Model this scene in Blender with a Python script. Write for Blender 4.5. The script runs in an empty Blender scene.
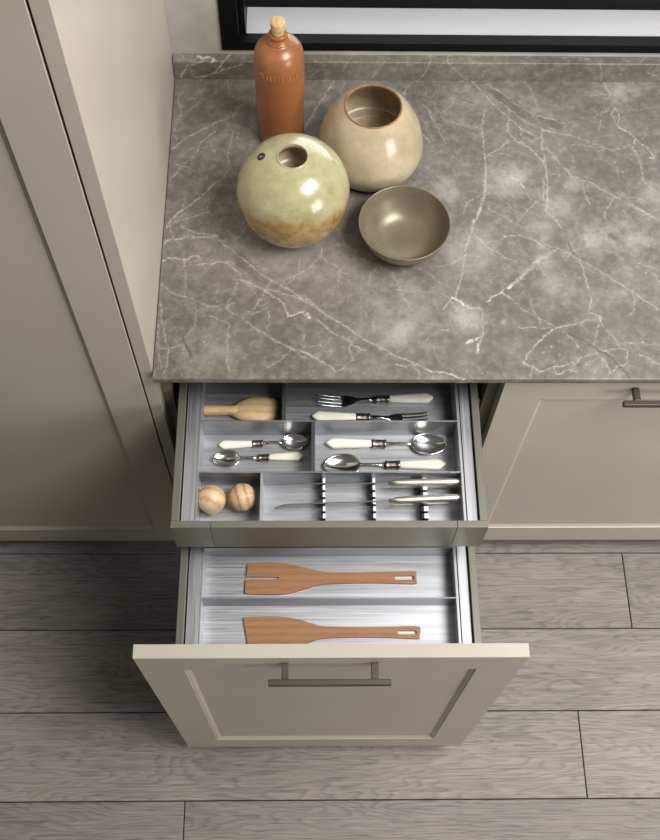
import bpy, bmesh, math, random
import numpy as np
from mathutils import Vector, Matrix, noise
PI = math.pi
SC = bpy.context.scene
COL = SC.collection

# ------------------------------------------------------------------ camera
cam_data = bpy.data.cameras.new('camera')
cam = bpy.data.objects.new('camera', cam_data)
COL.objects.link(cam)
cam.matrix_world = Matrix(((0.9998256, -0.000603, -0.0186663, 0.2673466),
                           (-0.0077146, 0.8968868, -0.442193, -0.8585427),
                           (0.0170082, 0.4422599, 0.8967257, 2.4747061),
                           (0, 0, 0, 1)))
cam_data.sensor_fit = 'VERTICAL'
cam_data.sensor_height = 24.0
cam_data.lens = 1050.92 / 840 * 24.0
cam_data.clip_start = 0.05
SC.camera = cam

# ------------------------------------------------------------------ light
SC.view_settings.view_transform = 'Standard'
SC.view_settings.look = 'None'
SC.view_settings.exposure = 0.0
SC.view_settings.gamma = 1.0
SC.view_settings.use_curve_mapping = False
world = bpy.data.worlds.new('world')
SC.world = world
world.use_nodes = True
bg = world.node_tree.nodes['Background']
bg.inputs[0].default_value = (1.0, 0.985, 0.95, 1)
bg.inputs[1].default_value = 0.12


def area(name, loc, target, sx, sy, power, col=(1, 1, 1)):
    l = bpy.data.lights.new(name, 'AREA')
    l.shape = 'RECTANGLE'
    l.size = sx
    l.size_y = sy
    l.energy = power
    l.color = col
    o = bpy.data.objects.new(name, l)
    COL.objects.link(o)
    o.location = loc
    o.rotation_euler = (Vector(target) - Vector(loc)).to_track_quat('-Z', 'Y').to_euler()
    return o


area('softbox_right', (2.6, -1.9, 1.6), (0.5, 0.0, 0.6), 1.2, 1.2, 45, (1, 0.975, 0.955))
area('softbox_key', (1.6, -0.6, 3.15), (0.6, 0.05, 0.8), 1.3, 1.0, 98, (1, 0.985, 0.97))
area('window_daylight', (0.87, 1.25, 1.55), (0.87, 0.0, 1.35), 1.7, 1.1, 24, (0.93, 0.96, 1.0))


# ------------------------------------------------------------------ materials
def new_mat(name):
    m = bpy.data.materials.new(name)
    m.use_nodes = True
    nt = m.node_tree
    return m, nt, nt.nodes['Principled BSDF']


def N(nt, typ, **kw):
    n = nt.nodes.new(typ)
    for k, v in kw.items():
        if k == 'ins':
            for a, b in v.items():
                n.inputs[a].default_value = b
        else:
            setattr(n, k, v)
    return n


def coords(nt, scale=(1, 1, 1), kind='Object', loc=(0, 0, 0)):
    tc = N(nt, 'ShaderNodeTexCoord')
    mp = N(nt, 'ShaderNodeMapping')
    mp.inputs['Scale'].default_value = scale
    mp.inputs['Location'].default_value = loc
    nt.links.new(tc.outputs[kind], mp.inputs['Vector'])
    return mp.outputs['Vector']


def ramp(nt, src, stops, interp='LINEAR'):
    r = N(nt, 'ShaderNodeValToRGB')
    r.color_ramp.interpolation = interp
    els = r.color_ramp.elements
    while len(els) < len(stops):
        els.new(0.5)
    for e, (p, c) in zip(els, stops):
        e.position = p
        e.color = (c[0], c[1], c[2], 1) if hasattr(c, '__len__') else (c, c, c, 1)
    nt.links.new(src, r.inputs[0])
    return r.outputs[0]


def mixc(nt, f, a, b, mode='MIX'):
    m = N(nt, 'ShaderNodeMix', data_type='RGBA', blend_type=mode)
    for sock, v in ((m.inputs[0], f), (m.inputs[6], a), (m.inputs[7], b)):
        if isinstance(v, bpy.types.NodeSocket):
            nt.links.new(v, sock)
        elif hasattr(v, '__len__'):
            sock.default_value = (v[0], v[1], v[2], 1)
        else:
            sock.default_value = v
    return m.outputs[2]


def mth(nt, op, a, b=0.0, clamp=False):
    m = N(nt, 'ShaderNodeMath', operation=op, use_clamp=clamp)
    for sock, v in ((m.inputs[0], a), (m.inputs[1], b)):
        if isinstance(v, bpy.types.NodeSocket):
            nt.links.new(v, sock)
        else:
            sock.default_value = v
    return m.outputs[0]


def noise_t(nt, vec, scale, detail=4, rough=0.55, dist=0.0):
    n = N(nt, 'ShaderNodeTexNoise', ins={'Scale': scale, 'Detail': detail, 'Roughness': rough, 'Distortion': dist})
    nt.links.new(vec, n.inputs['Vector'])
    return n.outputs['Fac']


def bump(nt, bsdf, h, strength, dist=0.001):
    b = N(nt, 'ShaderNodeBump', ins={'Strength': strength, 'Distance': dist})
    nt.links.new(h, b.inputs['Height'])
    nt.links.new(b.outputs[0], bsdf.inputs['Normal'])


def lacquer(name, col, rough=0.42, var=0.06):
    m, nt, b = new_mat(name)
    v = coords(nt)
    f = noise_t(nt, v, 3.0, 3)
    c = ramp(nt, f, [(0.3, [k * (1 - var) for k in col]), (0.7, [k * (1 + var) for k in col])])
    nt.links.new(c, b.inputs['Base Color'])
    b.inputs['Roughness'].default_value = rough
    bump(nt, b, noise_t(nt, v, 900, 2), 0.04, 0.0003)
    return m


def brushed(name, col, rough=0.34, scale=(6, 700, 700), metal=1.0, lo=0.78, hi=1.15, aniso=0.0):
    m, nt, b = new_mat(name)
    v = coords(nt, scale)
    f = noise_t(nt, v, 1.0, 3, 0.6)
    v2 = coords(nt, (scale[0] * 0.3, scale[1] * 0.12, scale[2] * 0.12))
    f2 = noise_t(nt, v2, 1.0, 3, 0.6)
    fm = mth(nt, 'ADD', mth(nt, 'MULTIPLY', f, 0.5), mth(nt, 'MULTIPLY', f2, 0.5))
    c = ramp(nt, fm, [(0.33, [k * lo for k in col]), (0.67, [min(1, k * hi) for k in col])])
    nt.links.new(c, b.inputs['Base Color'])
    b.inputs['Metallic'].default_value = metal
    r = ramp(nt, f, [(0.3, rough * 0.8), (0.7, min(1, rough * 1.3))])
    nt.links.new(r, b.inputs['Roughness'])
    bump(nt, b, f, 0.08, 0.0004)
    return m


def wood(name, light, dark, axis=0, rings=22.0, rough=0.5, stretch=0.12, dist=2.2, kind='Object', rot=(0, 0, 0)):
    m, nt, b = new_mat(name)
    tc = N(nt, 'ShaderNodeTexCoord')
    mp = N(nt, 'ShaderNodeMapping')
    s = [1, 1, 1]
    s[axis] = stretch
    mp.inputs['Scale'].default_value = s
    mp.inputs['Rotation'].default_value = rot
    nt.links.new(tc.outputs[kind], mp.inputs['Vector'])
    v = mp.outputs['Vector']
    w = N(nt, 'ShaderNodeTexWave', wave_type='BANDS', bands_direction='Y',
          ins={'Scale': rings, 'Distortion': dist, 'Detail': 2.0, 'Detail Scale': 12.0})
    nt.links.new(v, w.inputs['Vector'])
    f2 = noise_t(nt, v, 420, 4, 0.6)
    c = ramp(nt, w.outputs['Fac'], [(0.0, light), (0.7, [l * 0.7 + d * 0.3 for l, d in zip(light, dark)]), (0.97, dark)])
    c2 = mixc(nt, 0.35, c, ramp(nt, f2, [(0.3, dark), (0.65, light)]))
    nt.links.new(c2, b.inputs['Base Color'])
    b.inputs['Roughness'].default_value = rough
    bump(nt, b, f2, 0.08, 0.0004)
    return m


def marble():
    m, nt, b = new_mat('marble')
    v = coords(nt)
    warp = N(nt, 'ShaderNodeTexNoise', ins={'Scale': 9.0, 'Detail': 4.0})
    nt.links.new(v, warp.inputs['Vector'])
    wv = N(nt, 'ShaderNodeVectorMath', operation='MULTIPLY_ADD')
    nt.links.new(warp.outputs['Color'], wv.inputs[0])
    wv.inputs[1].default_value = (0.11, 0.11, 0.11)
    nt.links.new(v, wv.inputs[2])
    wvv = wv.outputs[0]
    big = noise_t(nt, wvv, 6.5, 5, 0.6, 0.3)
    base = ramp(nt, big, [(0.30, (0.092, 0.080, 0.069)), (0.50, (0.142, 0.126, 0.109)), (0.70, (0.245, 0.222, 0.194))])
    spk = noise_t(nt, v, 70, 5, 0.7)
    base = mixc(nt, 0.42, base, ramp(nt, spk, [(0.32, (0.075, 0.067, 0.056)), (0.5, (0.160, 0.147, 0.127)), (0.72, (0.38, 0.36, 0.32))]))
    # hand-laid clouds, slate-dark fragments and painted shade beside the ceramics
    at = N(nt, 'ShaderNodeAttribute', attribute_name='tone')
    tn = noise_t(nt, v, 34, 6, 0.72)
    tone = mth(nt, 'MULTIPLY', mth(nt, 'ADD', at.outputs['Fac'], mth(nt, 'MULTIPLY', mth(nt, 'SUBTRACT', noise_t(nt, v, 12, 3, 0.6), 0.52), 1.0)), ramp(nt, tn, [(0.32, 0.15), (0.62, 1.35)]))
    lightf = ramp(nt, tone, [(0.10, 0.0), (0.9, 0.85)])
    darkf = ramp(nt, mth(nt, 'MULTIPLY', tone, -1.0), [(0.15, 0.0), (0.9, 0.65)])
    base = mixc(nt, lightf, base, (0.36, 0.34, 0.30))
    base = mixc(nt, darkf, base, (0.095, 0.084, 0.071))
    # white flecks
    vor = N(nt, 'ShaderNodeTexVoronoi', feature='F1', ins={'Scale': 48.0, 'Randomness': 1.0})
    nt.links.new(v, vor.inputs['Vector'])
    fleck = mth(nt, 'MULTIPLY', ramp(nt, vor.outputs['Distance'], [(0.06, 1.0), (0.16, 0.0)]),
                ramp(nt, noise_t(nt, v, 12, 2), [(0.5, 0.0), (0.62, 0.8)]))
    base = mixc(nt, fleck, base, (0.33, 0.30, 0.26))
    # fine procedural crackle
    for sc_, wd, st, msk in ((7.0, 0.004, 0.22, 5.0), (17.0, 0.008, 0.22, 7.0), (33.0, 0.016, 0.18, 9.0)):
        vo = N(nt, 'ShaderNodeTexVoronoi', feature='DISTANCE_TO_EDGE', ins={'Scale': sc_})
        nt.links.new(wvv, vo.inputs['Vector'])
        line = ramp(nt, vo.outputs['Distance'], [(0.0, 1.0), (wd, 0.0)])
        mask = ramp(nt, noise_t(nt, v, msk, 3), [(0.5, 0.0), (0.66, st)])
        base = mixc(nt, mth(nt, 'MULTIPLY', line, mask), base, (0.42, 0.39, 0.34))
    # traced veins
    av = N(nt, 'ShaderNodeAttribute', attribute_name='vein')
    ns = noise_t(nt, v, 110, 5, 0.75)
    f = mth(nt, 'MULTIPLY', av.outputs['Fac'], ramp(nt, ns, [(0.38, 0.06), (0.60, 1.0)]))
    base = mixc(nt, f, base, (0.72, 0.68, 0.59))
    ad = N(nt, 'ShaderNodeAttribute', attribute_name='fissure')
    base = mixc(nt, ad.outputs['Fac'], base, (0.05, 0.042, 0.036))
    nt.links.new(base, b.inputs['Base Color'])
    b.inputs['Roughness'].default_value = 0.42
    b.inputs['Specular IOR Level'].default_value = 0.4
    bump(nt, b, spk, 0.03, 0.0005)
    return m


def oak_floor(name, tint):
    m, nt, b = new_mat(name)
    oi = N(nt, 'ShaderNodeObjectInfo')
    tc = N(nt, 'ShaderNodeTexCoord')
    off = N(nt, 'ShaderNodeVectorMath', operation='MULTIPLY_ADD')
    cmb = N(nt, 'ShaderNodeCombineXYZ')
    nt.links.new(oi.outputs['Random'], cmb.inputs[0])
    nt.links.new(oi.outputs['Random'], cmb.inputs[1])
    nt.links.new(oi.outputs['Random'], cmb.inputs[2])
    nt.links.new(cmb.outputs[0], off.inputs[0])
    off.inputs[1].default_value = (13.7, 5.3, 9.1)
    nt.links.new(tc.outputs['Object'], off.inputs[2])
    mp = N(nt, 'ShaderNodeMapping')
    mp.inputs['Scale'].default_value = (0.16, 1.0, 1.0)
    nt.links.new(off.outputs[0], mp.inputs['Vector'])
    v = mp.outputs['Vector']
    # cathedral figure: iso-lines of a stretched noise
    n1 = noise_t(nt, v, 7.0, 4, 0.5, 0.15)
    rings = mth(nt, 'FRACT', mth(nt, 'MULTIPLY', n1, 34.0))
    fig = ramp(nt, rings, [(0.0, 0.35), (0.25, 0.75), (0.8, 0.55), (1.0, 0.3)])
    mp2 = N(nt, 'ShaderNodeMapping')
    mp2.inputs['Scale'].default_value = (9, 230, 1)
    nt.links.new(off.outputs[0], mp2.inputs['Vector'])
    fib = noise_t(nt, mp2.outputs[0], 1.0, 4, 0.65)
    mp3 = N(nt, 'ShaderNodeMapping')
    mp3.inputs['Scale'].default_value = (3, 9, 1)
    nt.links.new(off.outputs[0], mp3.inputs['Vector'])
    blot = noise_t(nt, mp3.outputs[0], 1.0, 4, 0.6)
    g = mth(nt, 'ADD', mth(nt, 'MULTIPLY', fig, 0.30), mth(nt, 'ADD', mth(nt, 'MULTIPLY', fib, 0.52), mth(nt, 'MULTIPLY', blot, 0.30)))
    c = ramp(nt, g, [(0.36, [k * 0.48 for k in tint]), (0.53, tint), (0.70, [k * 1.5 for k in tint])])
    pores = ramp(nt, noise_t(nt, mp2.outputs[0], 2.2, 2, 0.5), [(0.30, 0.6), (0.37, 0.0)])
    c = mixc(nt, pores, c, [k * 0.35 for k in tint])
    bri = mth(nt, 'ADD', 0.90, mth(nt, 'MULTIPLY', oi.outputs['Random'], 0.20))
    sc_ = N(nt, 'ShaderNodeVectorMath', operation='SCALE')
    nt.links.new(c, sc_.inputs[0])
    nt.links.new(bri, sc_.inputs['Scale'])
    nt.links.new(sc_.outputs[0], b.inputs['Base Color'])
    b.inputs['Roughness'].default_value = 0.6
    bump(nt, b, g, 0.25, 0.0008)
    return m


def simple(name, col, rough=0.5, metal=0.0, nscale=60, var=0.12, bmp=0.1, **kw):
    m, nt, b = new_mat(name)
    v = coords(nt)
    f = noise_t(nt, v, nscale, 4, 0.6)
    c = ramp(nt, f, [(0.3, [k * (1 - var) for k in col]), (0.7, [min(1, k * (1 + var)) for k in col])])
    nt.links.new(c, b.inputs['Base Color'])
    b.inputs['Roughness'].default_value = rough
    b.inputs['Metallic'].default_value = metal
    for k, val in kw.items():
        b.inputs[k.replace('_', ' ')].default_value = val
    if bmp:
        bump(nt, b, f, bmp, 0.0006)
    return m


def green_glaze():
    m, nt, b = new_mat('green_glaze')
    tc = N(nt, 'ShaderNodeTexCoord')
    sep = N(nt, 'ShaderNodeSeparateXYZ')
    nt.links.new(tc.outputs['Object'], sep.inputs[0])
    v = tc.outputs['Object']
    edge = mth(nt, 'ADD', mth(nt, 'ADD', sep.outputs['Z'], mth(nt, 'MULTIPLY', sep.outputs['Y'], 0.42)), mth(nt, 'MULTIPLY', mth(nt, 'SUBTRACT', noise_t(nt, v, 22, 5, 0.65), 0.5), 0.034))
    f = ramp(nt, edge, [(0.076, 0.0), (0.087, 0.55), (0.104, 1.0)])
    gr = ramp(nt, noise_t(nt, v, 26, 5, 0.6), [(0.3, (0.29, 0.27, 0.135)), (0.5, (0.375, 0.345, 0.19)), (0.7, (0.44, 0.40, 0.24))])
    br = ramp(nt, noise_t(nt, v, 34, 5, 0.65, 1.0), [(0.3, (0.17, 0.10, 0.035)), (0.5, (0.30, 0.19, 0.07)), (0.72, (0.42, 0.29, 0.12))])
    c = mixc(nt, f, br, gr)
    vor = N(nt, 'ShaderNodeTexVoronoi', feature='F1', ins={'Scale': 170.0})
    nt.links.new(v, vor.inputs['Vector'])
    sp = mth(nt, 'MULTIPLY', ramp(nt, vor.outputs['Distance'], [(0.10, 1.0), (0.24, 0.0)]), ramp(nt, noise_t(nt, v, 30, 3), [(0.48, 0.0), (0.62, 0.75)]))
    c = mixc(nt, sp, c, (0.10, 0.095, 0.06))
    nt.links.new(c, b.inputs['Base Color'])
    b.inputs['Roughness'].default_value = 0.24
    b.inputs['Coat Weight'].default_value = 0.5
    b.inputs['Coat Roughness'].default_value = 0.13
    bump(nt, b, noise_t(nt, v, 60, 4, 0.6), 0.25, 0.0015)
    return m


def cream_glaze():
    m, nt, b = new_mat('cream_glaze')
    v = coords(nt)
    c = ramp(nt, noise_t(nt, v, 14, 5, 0.6), [(0.3, (0.34, 0.265, 0.16)), (0.5, (0.44, 0.355, 0.23)), (0.7, (0.52, 0.44, 0.30))])
    vor = N(nt, 'ShaderNodeTexVoronoi', feature='F1', ins={'Scale': 150.0})
    nt.links.new(v, vor.inputs['Vector'])
    sp = mth(nt, 'MULTIPLY', ramp(nt, vor.outputs['Distance'], [(0.08, 1.0), (0.22, 0.0)]), ramp(nt, noise_t(nt, v, 40, 2), [(0.45, 0.0), (0.6, 0.7)]))
    c = mixc(nt, sp, c, (0.20, 0.12, 0.06))
    nt.links.new(c, b.inputs['Base Color'])
    b.inputs['Roughness'].default_value = 0.22
    b.inputs['Coat Weight'].default_value = 0.4
    b.inputs['Coat Roughness'].default_value = 0.15
    bump(nt, b, noise_t(nt, v, 60, 4, 0.6), 0.25, 0.0015)
    return m


M = {}
M['lacquer'] = lacquer('beige_lacquer', (0.435, 0.395, 0.325), 0.32)
M['carcass'] = lacquer('olive_carcass', (0.135, 0.12, 0.085), 0.5)
M['box'] = simple('champagne_metal', (0.215, 0.205, 0.165), 0.42, 0.55, 300, 0.05, 0.05)
M['steel'] = brushed('brushed_steel', (0.60, 0.61, 0.635), 0.46, lo=0.66, hi=1.18)
M['steel_side'] = brushed('brushed_steel_lengthwise', (0.54, 0.545, 0.56), 0.46, (700, 6, 700))
M['divider'] = brushed('divider_steel', (0.36, 0.37, 0.39), 0.44)  # darkened steel: dim reflections on the divider faces put into the colour
M['dark_metal'] = simple('dark_grey_metal', (0.10, 0.105, 0.11), 0.4, 0.6, 300, 0.08, 0.05)
M['bronze'] = brushed('dark_bronze', (0.085, 0.073, 0.056), 0.45, (10, 800, 800), 0.65)
M['marble'] = marble()
M['oak'] = oak_floor('grey_oak', (0.208, 0.186, 0.168))
M['joint'] = simple('dark_joint', (0.012, 0.010, 0.009), 0.9)
M['plaster'] = simple('grey_plaster', (0.40, 0.38, 0.34), 0.85, 0, 14, 0.14, 0.3)
M['black'] = simple('black_frame', (0.004, 0.004, 0.0035), 0.35, 0, 50, 0.1, 0.0, Specular_IOR_Level=0.12)
M['sill'] = simple('pale_sill', (0.42, 0.42, 0.43), 0.5, 0, 8, 0.03, 0.02)
M['green'] = green_glaze()
M['cream'] = cream_glaze()
M['terra'] = simple('terracotta_glaze', (0.27, 0.098, 0.032), 0.36, 0, 18, 0.2, 0.08, Coat_Weight=0.25, Coat_Roughness=0.2)
M['worn'] = simple('worn_terracotta', (0.37, 0.16, 0.065), 0.5, 0, 200, 0.3, 0.1)
M['rim'] = simple('bare_rim_clay', (0.24, 0.10, 0.045), 0.6, 0, 90, 0.25, 0.1)
M['inside'] = simple('brown_inside_glaze', (0.36, 0.28, 0.18), 0.3, 0, 30, 0.3, 0.1)
M['cork'] = simple('cork', (0.52, 0.35, 0.16), 0.8, 0, 220, 0.3, 0.5)
M['bowl'] = simple('taupe_ceramic', (0.21, 0.18, 0.12), 0.38, 0.4, 40, 0.1, 0.05)
M['ivory'] = simple('ivory_resin', (0.88, 0.85, 0.70), 0.28, 0, 50, 0.04, 0.0, Coat_Weight=0.4)
M['polish'] = simple('polished_steel', (0.70, 0.68, 0.62), 0.17, 1.0, 40, 0.08, 0.0)
M['fork'] = simple('fork_steel', (0.42, 0.42, 0.41), 0.2, 1.0, 40, 0.08, 0.0)
M['ferrule'] = simple('antique_silver', (0.25, 0.205, 0.18), 0.32, 1.0, 420, 0.75, 1.0)
M['knife'] = brushed('knife_steel', (0.78, 0.73, 0.61), 0.42, (8, 500, 500))
M['blade'] = brushed('blade_steel', (0.30, 0.295, 0.275), 0.34, (8, 500, 700), 1.0, 0.92, 1.06)
M['white'] = simple('white_plastic', (0.82, 0.82, 0.82), 0.4, 0, 40, 0.02, 0.0)
M['blackp'] = simple('black_plastic', (0.012, 0.012, 0.013), 0.45, 0, 40, 0.1, 0.0)
M['pale_wood'] = wood('pale_pine', (0.72, 0.52, 0.29), (0.54, 0.34, 0.16), 0, 22.0, 0.5, 0.25, 3.0)
M['ball_wood'] = wood('turned_pine', (0.74, 0.56, 0.34), (0.48, 0.28, 0.13), 2, 15.0, 0.45, 0.5, 2.2, 'Object', (0.2, 0.5, 0.35))
M['ball_wood2'] = wood('striped_pine', (0.74, 0.56, 0.34), (0.36, 0.17, 0.07), 1, 22.0, 0.45, 0.6, 2.0, 'Object', (0.3, 0.2, 1.15))
M['cherry'] = wood('cherry_wood', (0.39, 0.195, 0.09), (0.29, 0.135, 0.058), 0, 24.0, 0.5, 0.1, 3.5)


# ------------------------------------------------------------------ builders
def add_box(bm, x0, x1, y0, y1, z0, z1, mi=0):
    vs = [bm.verts.new((x, y, z)) for z in (z0, z1) for y in (y0, y1) for x in (x0, x1)]
    for q in ((0, 2, 3, 1), (4, 5, 7, 6), (0, 1, 5, 4), (2, 6, 7, 3), (0, 4, 6, 2), (1, 3, 7, 5)):
        f = bm.faces.new([vs[i] for i in q])
        f.material_index = mi
    return vs


def obj(name, bm, mats, parent=None, smooth=False, bevel=0.0, seg=2, loc=None):
    bmesh.ops.recalc_face_normals(bm, faces=bm.faces[:])
    me = bpy.data.meshes.new(name)
    bm.to_mesh(me)
    bm.free()
    for mm in (mats if isinstance(mats, (list, tuple)) else [mats]):
        me.materials.append(mm)
    if smooth:
        for p in me.polygons:
            p.use_smooth = True
    o = bpy.data.objects.new(name, me)
    COL.objects.link(o)
    if parent:
        o.parent = parent
    if loc:
        o.location = loc
    if bevel:
        b = o.modifiers.new('bevel', 'BEVEL')
        b.width = bevel
        b.segments = seg
        b.limit_method = 'ANGLE'
        b.angle_limit = 0.6
        if smooth is False:
            pass
    return o


def boxobj(name, dims, mat, parent=None, bevel=0.0):
    bm = bmesh.new()
    add_box(bm, *dims)
    return obj(name, bm, mat, parent, bevel=bevel)


def empty(name, loc=(0, 0, 0), rotz=0.0):
    o = bpy.data.objects.new(name, None)
    o.empty_display_size = 0.05
    COL.objects.link(o)
    o.location = loc
    o.rotation_euler = (0, 0, rotz)
    return o


def tag(o, label, cat, group=None):
    o['label'] = label
    o['category'] = cat
    if group:
        o['group'] = group
    return o


def struct(o):
    o['kind'] = 'structure'
    return o


def lathe(bm, prof, n=64, mi=0, close=False):
    rings = []
    for r, z in prof:
        if r < 1e-5:
            rings.append([bm.verts.new((0, 0, z))])
        else:
            rings.append([bm.verts.new((r * math.cos(2 * PI * i / n), r * math.sin(2 * PI * i / n), z)) for i in range(n)])
    for a, b in zip(rings[:-1], rings[1:]):
        for i in range(n):
            j = (i + 1) % n
            q = [a[i % len(a)], a[j % len(a)], b[j % len(b)], b[i % len(b)]]
            u = []
            for k in q:
                if k not in u:
                    u.append(k)
            if len(u) >= 3:
                f = bm.faces.new(u)
                f.material_index = mi
    return rings


def spline(pts, n=6):
    """Catmull-Rom through 2-D points"""
    out = []
    P = [pts[0]] + list(pts) + [pts[-1]]
    for i in range(1, len(P) - 2):
        for k in range(n):
            t = k / n
            out.append(tuple(0.5 * ((2 * P[i][c]) + (-P[i - 1][c] + P[i + 1][c]) * t + (2 * P[i - 1][c] - 5 * P[i][c] + 4 * P[i + 1][c] - P[i + 2][c]) * t * t
                                    + (-P[i - 1][c] + 3 * P[i][c] - 3 * P[i + 1][c] + P[i + 2][c]) * t ** 3) for c in range(len(P[i]))))
    out.append(tuple(pts[-1]))
    return out


def loft(bm, secs, n=16, power=2.0, mi=0):
    """sections (x, cy, cz, half_width, half_height) along X, closed with caps"""
    rings = []
    for x, cy, cz, hw, hh in secs:
        ring = []
        for i in range(n):
            a = 2 * PI * i / n
            c, s = math.cos(a), math.sin(a)
            e = 2.0 / power
            ring.append(bm.verts.new((x, cy + hw * math.copysign(abs(c) ** e, c), cz + hh * math.copysign(abs(s) ** e, s))))
        rings.append(ring)
    for a, b in zip(rings[:-1], rings[1:]):
        for i in range(n):
            j = (i + 1) % n
            bm.faces.new((a[i], a[j], b[j], b[i])).material_index = mi
    bm.faces.new(rings[0]).material_index = mi
    bm.faces.new(rings[-1][::-1]).material_index = mi


def copy_tree(o, parent=None):
    c = o.copy()
    COL.objects.link(c)
    if parent:
        c.parent = parent
    for ch in list(o.children):
        copy_tree(ch, c)
    return c


def shaker(bm, x0, x1, yf, t, z0, z1, fw_side, fw_top, fw_bot, rec=0.006):
    """framed front: flat frame, stepped and sloped inner edge, recessed flat panel, front plane at yf facing -Y"""
    def ring(a, bt, tp, y):
        return [bm.verts.new(p) for p in ((x0 + a, y, z0 + bt), (x1 - a, y, z0 + bt), (x1 - a, y, z1 - tp), (x0 + a, y, z1 - tp))]
    prof = [(0, 0, 0, yf + t), (0, 0, 0, yf + 0.0008), (0.0008, 0.0008, 0.0008, yf),
            (fw_side, fw_bot, fw_top, yf), (fw_side + 0.0006, fw_bot + 0.0006, fw_top + 0.0006, yf + 0.002),
            (fw_side + 0.0030, fw_bot + 0.0030, fw_top + 0.0030, yf + 0.0022), (fw_side + 0.0085, fw_bot + 0.0085, fw_top + 0.0085, yf + rec)]
    rs = [ring(*p) for p in prof]
    bm.faces.new(rs[0])
    for a, b in zip(rs[:-1], rs[1:]):
        for i in range(4):
            j = (i + 1) % 4
            bm.faces.new((a[i], a[j], b[j], b[i]))
    bm.faces.new(rs[-1])


def bar_handle(parent, x0, x1, p0, p1, yf, z, name='handle'):
    bm = bmesh.new()
    add_box(bm, x0, x1, yf - 0.035, yf - 0.0255, z - 0.011, z)
    for p in (p0, p1):
        add_box(bm, p - 0.0056, p + 0.0056, yf - 0.0257, yf, z - 0.0108, z - 0.0002)
    o = obj(name, bm, M['bronze'], parent, bevel=0.0010)
    o['label'] = 'dark bronze bar handle'
    return o

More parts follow.
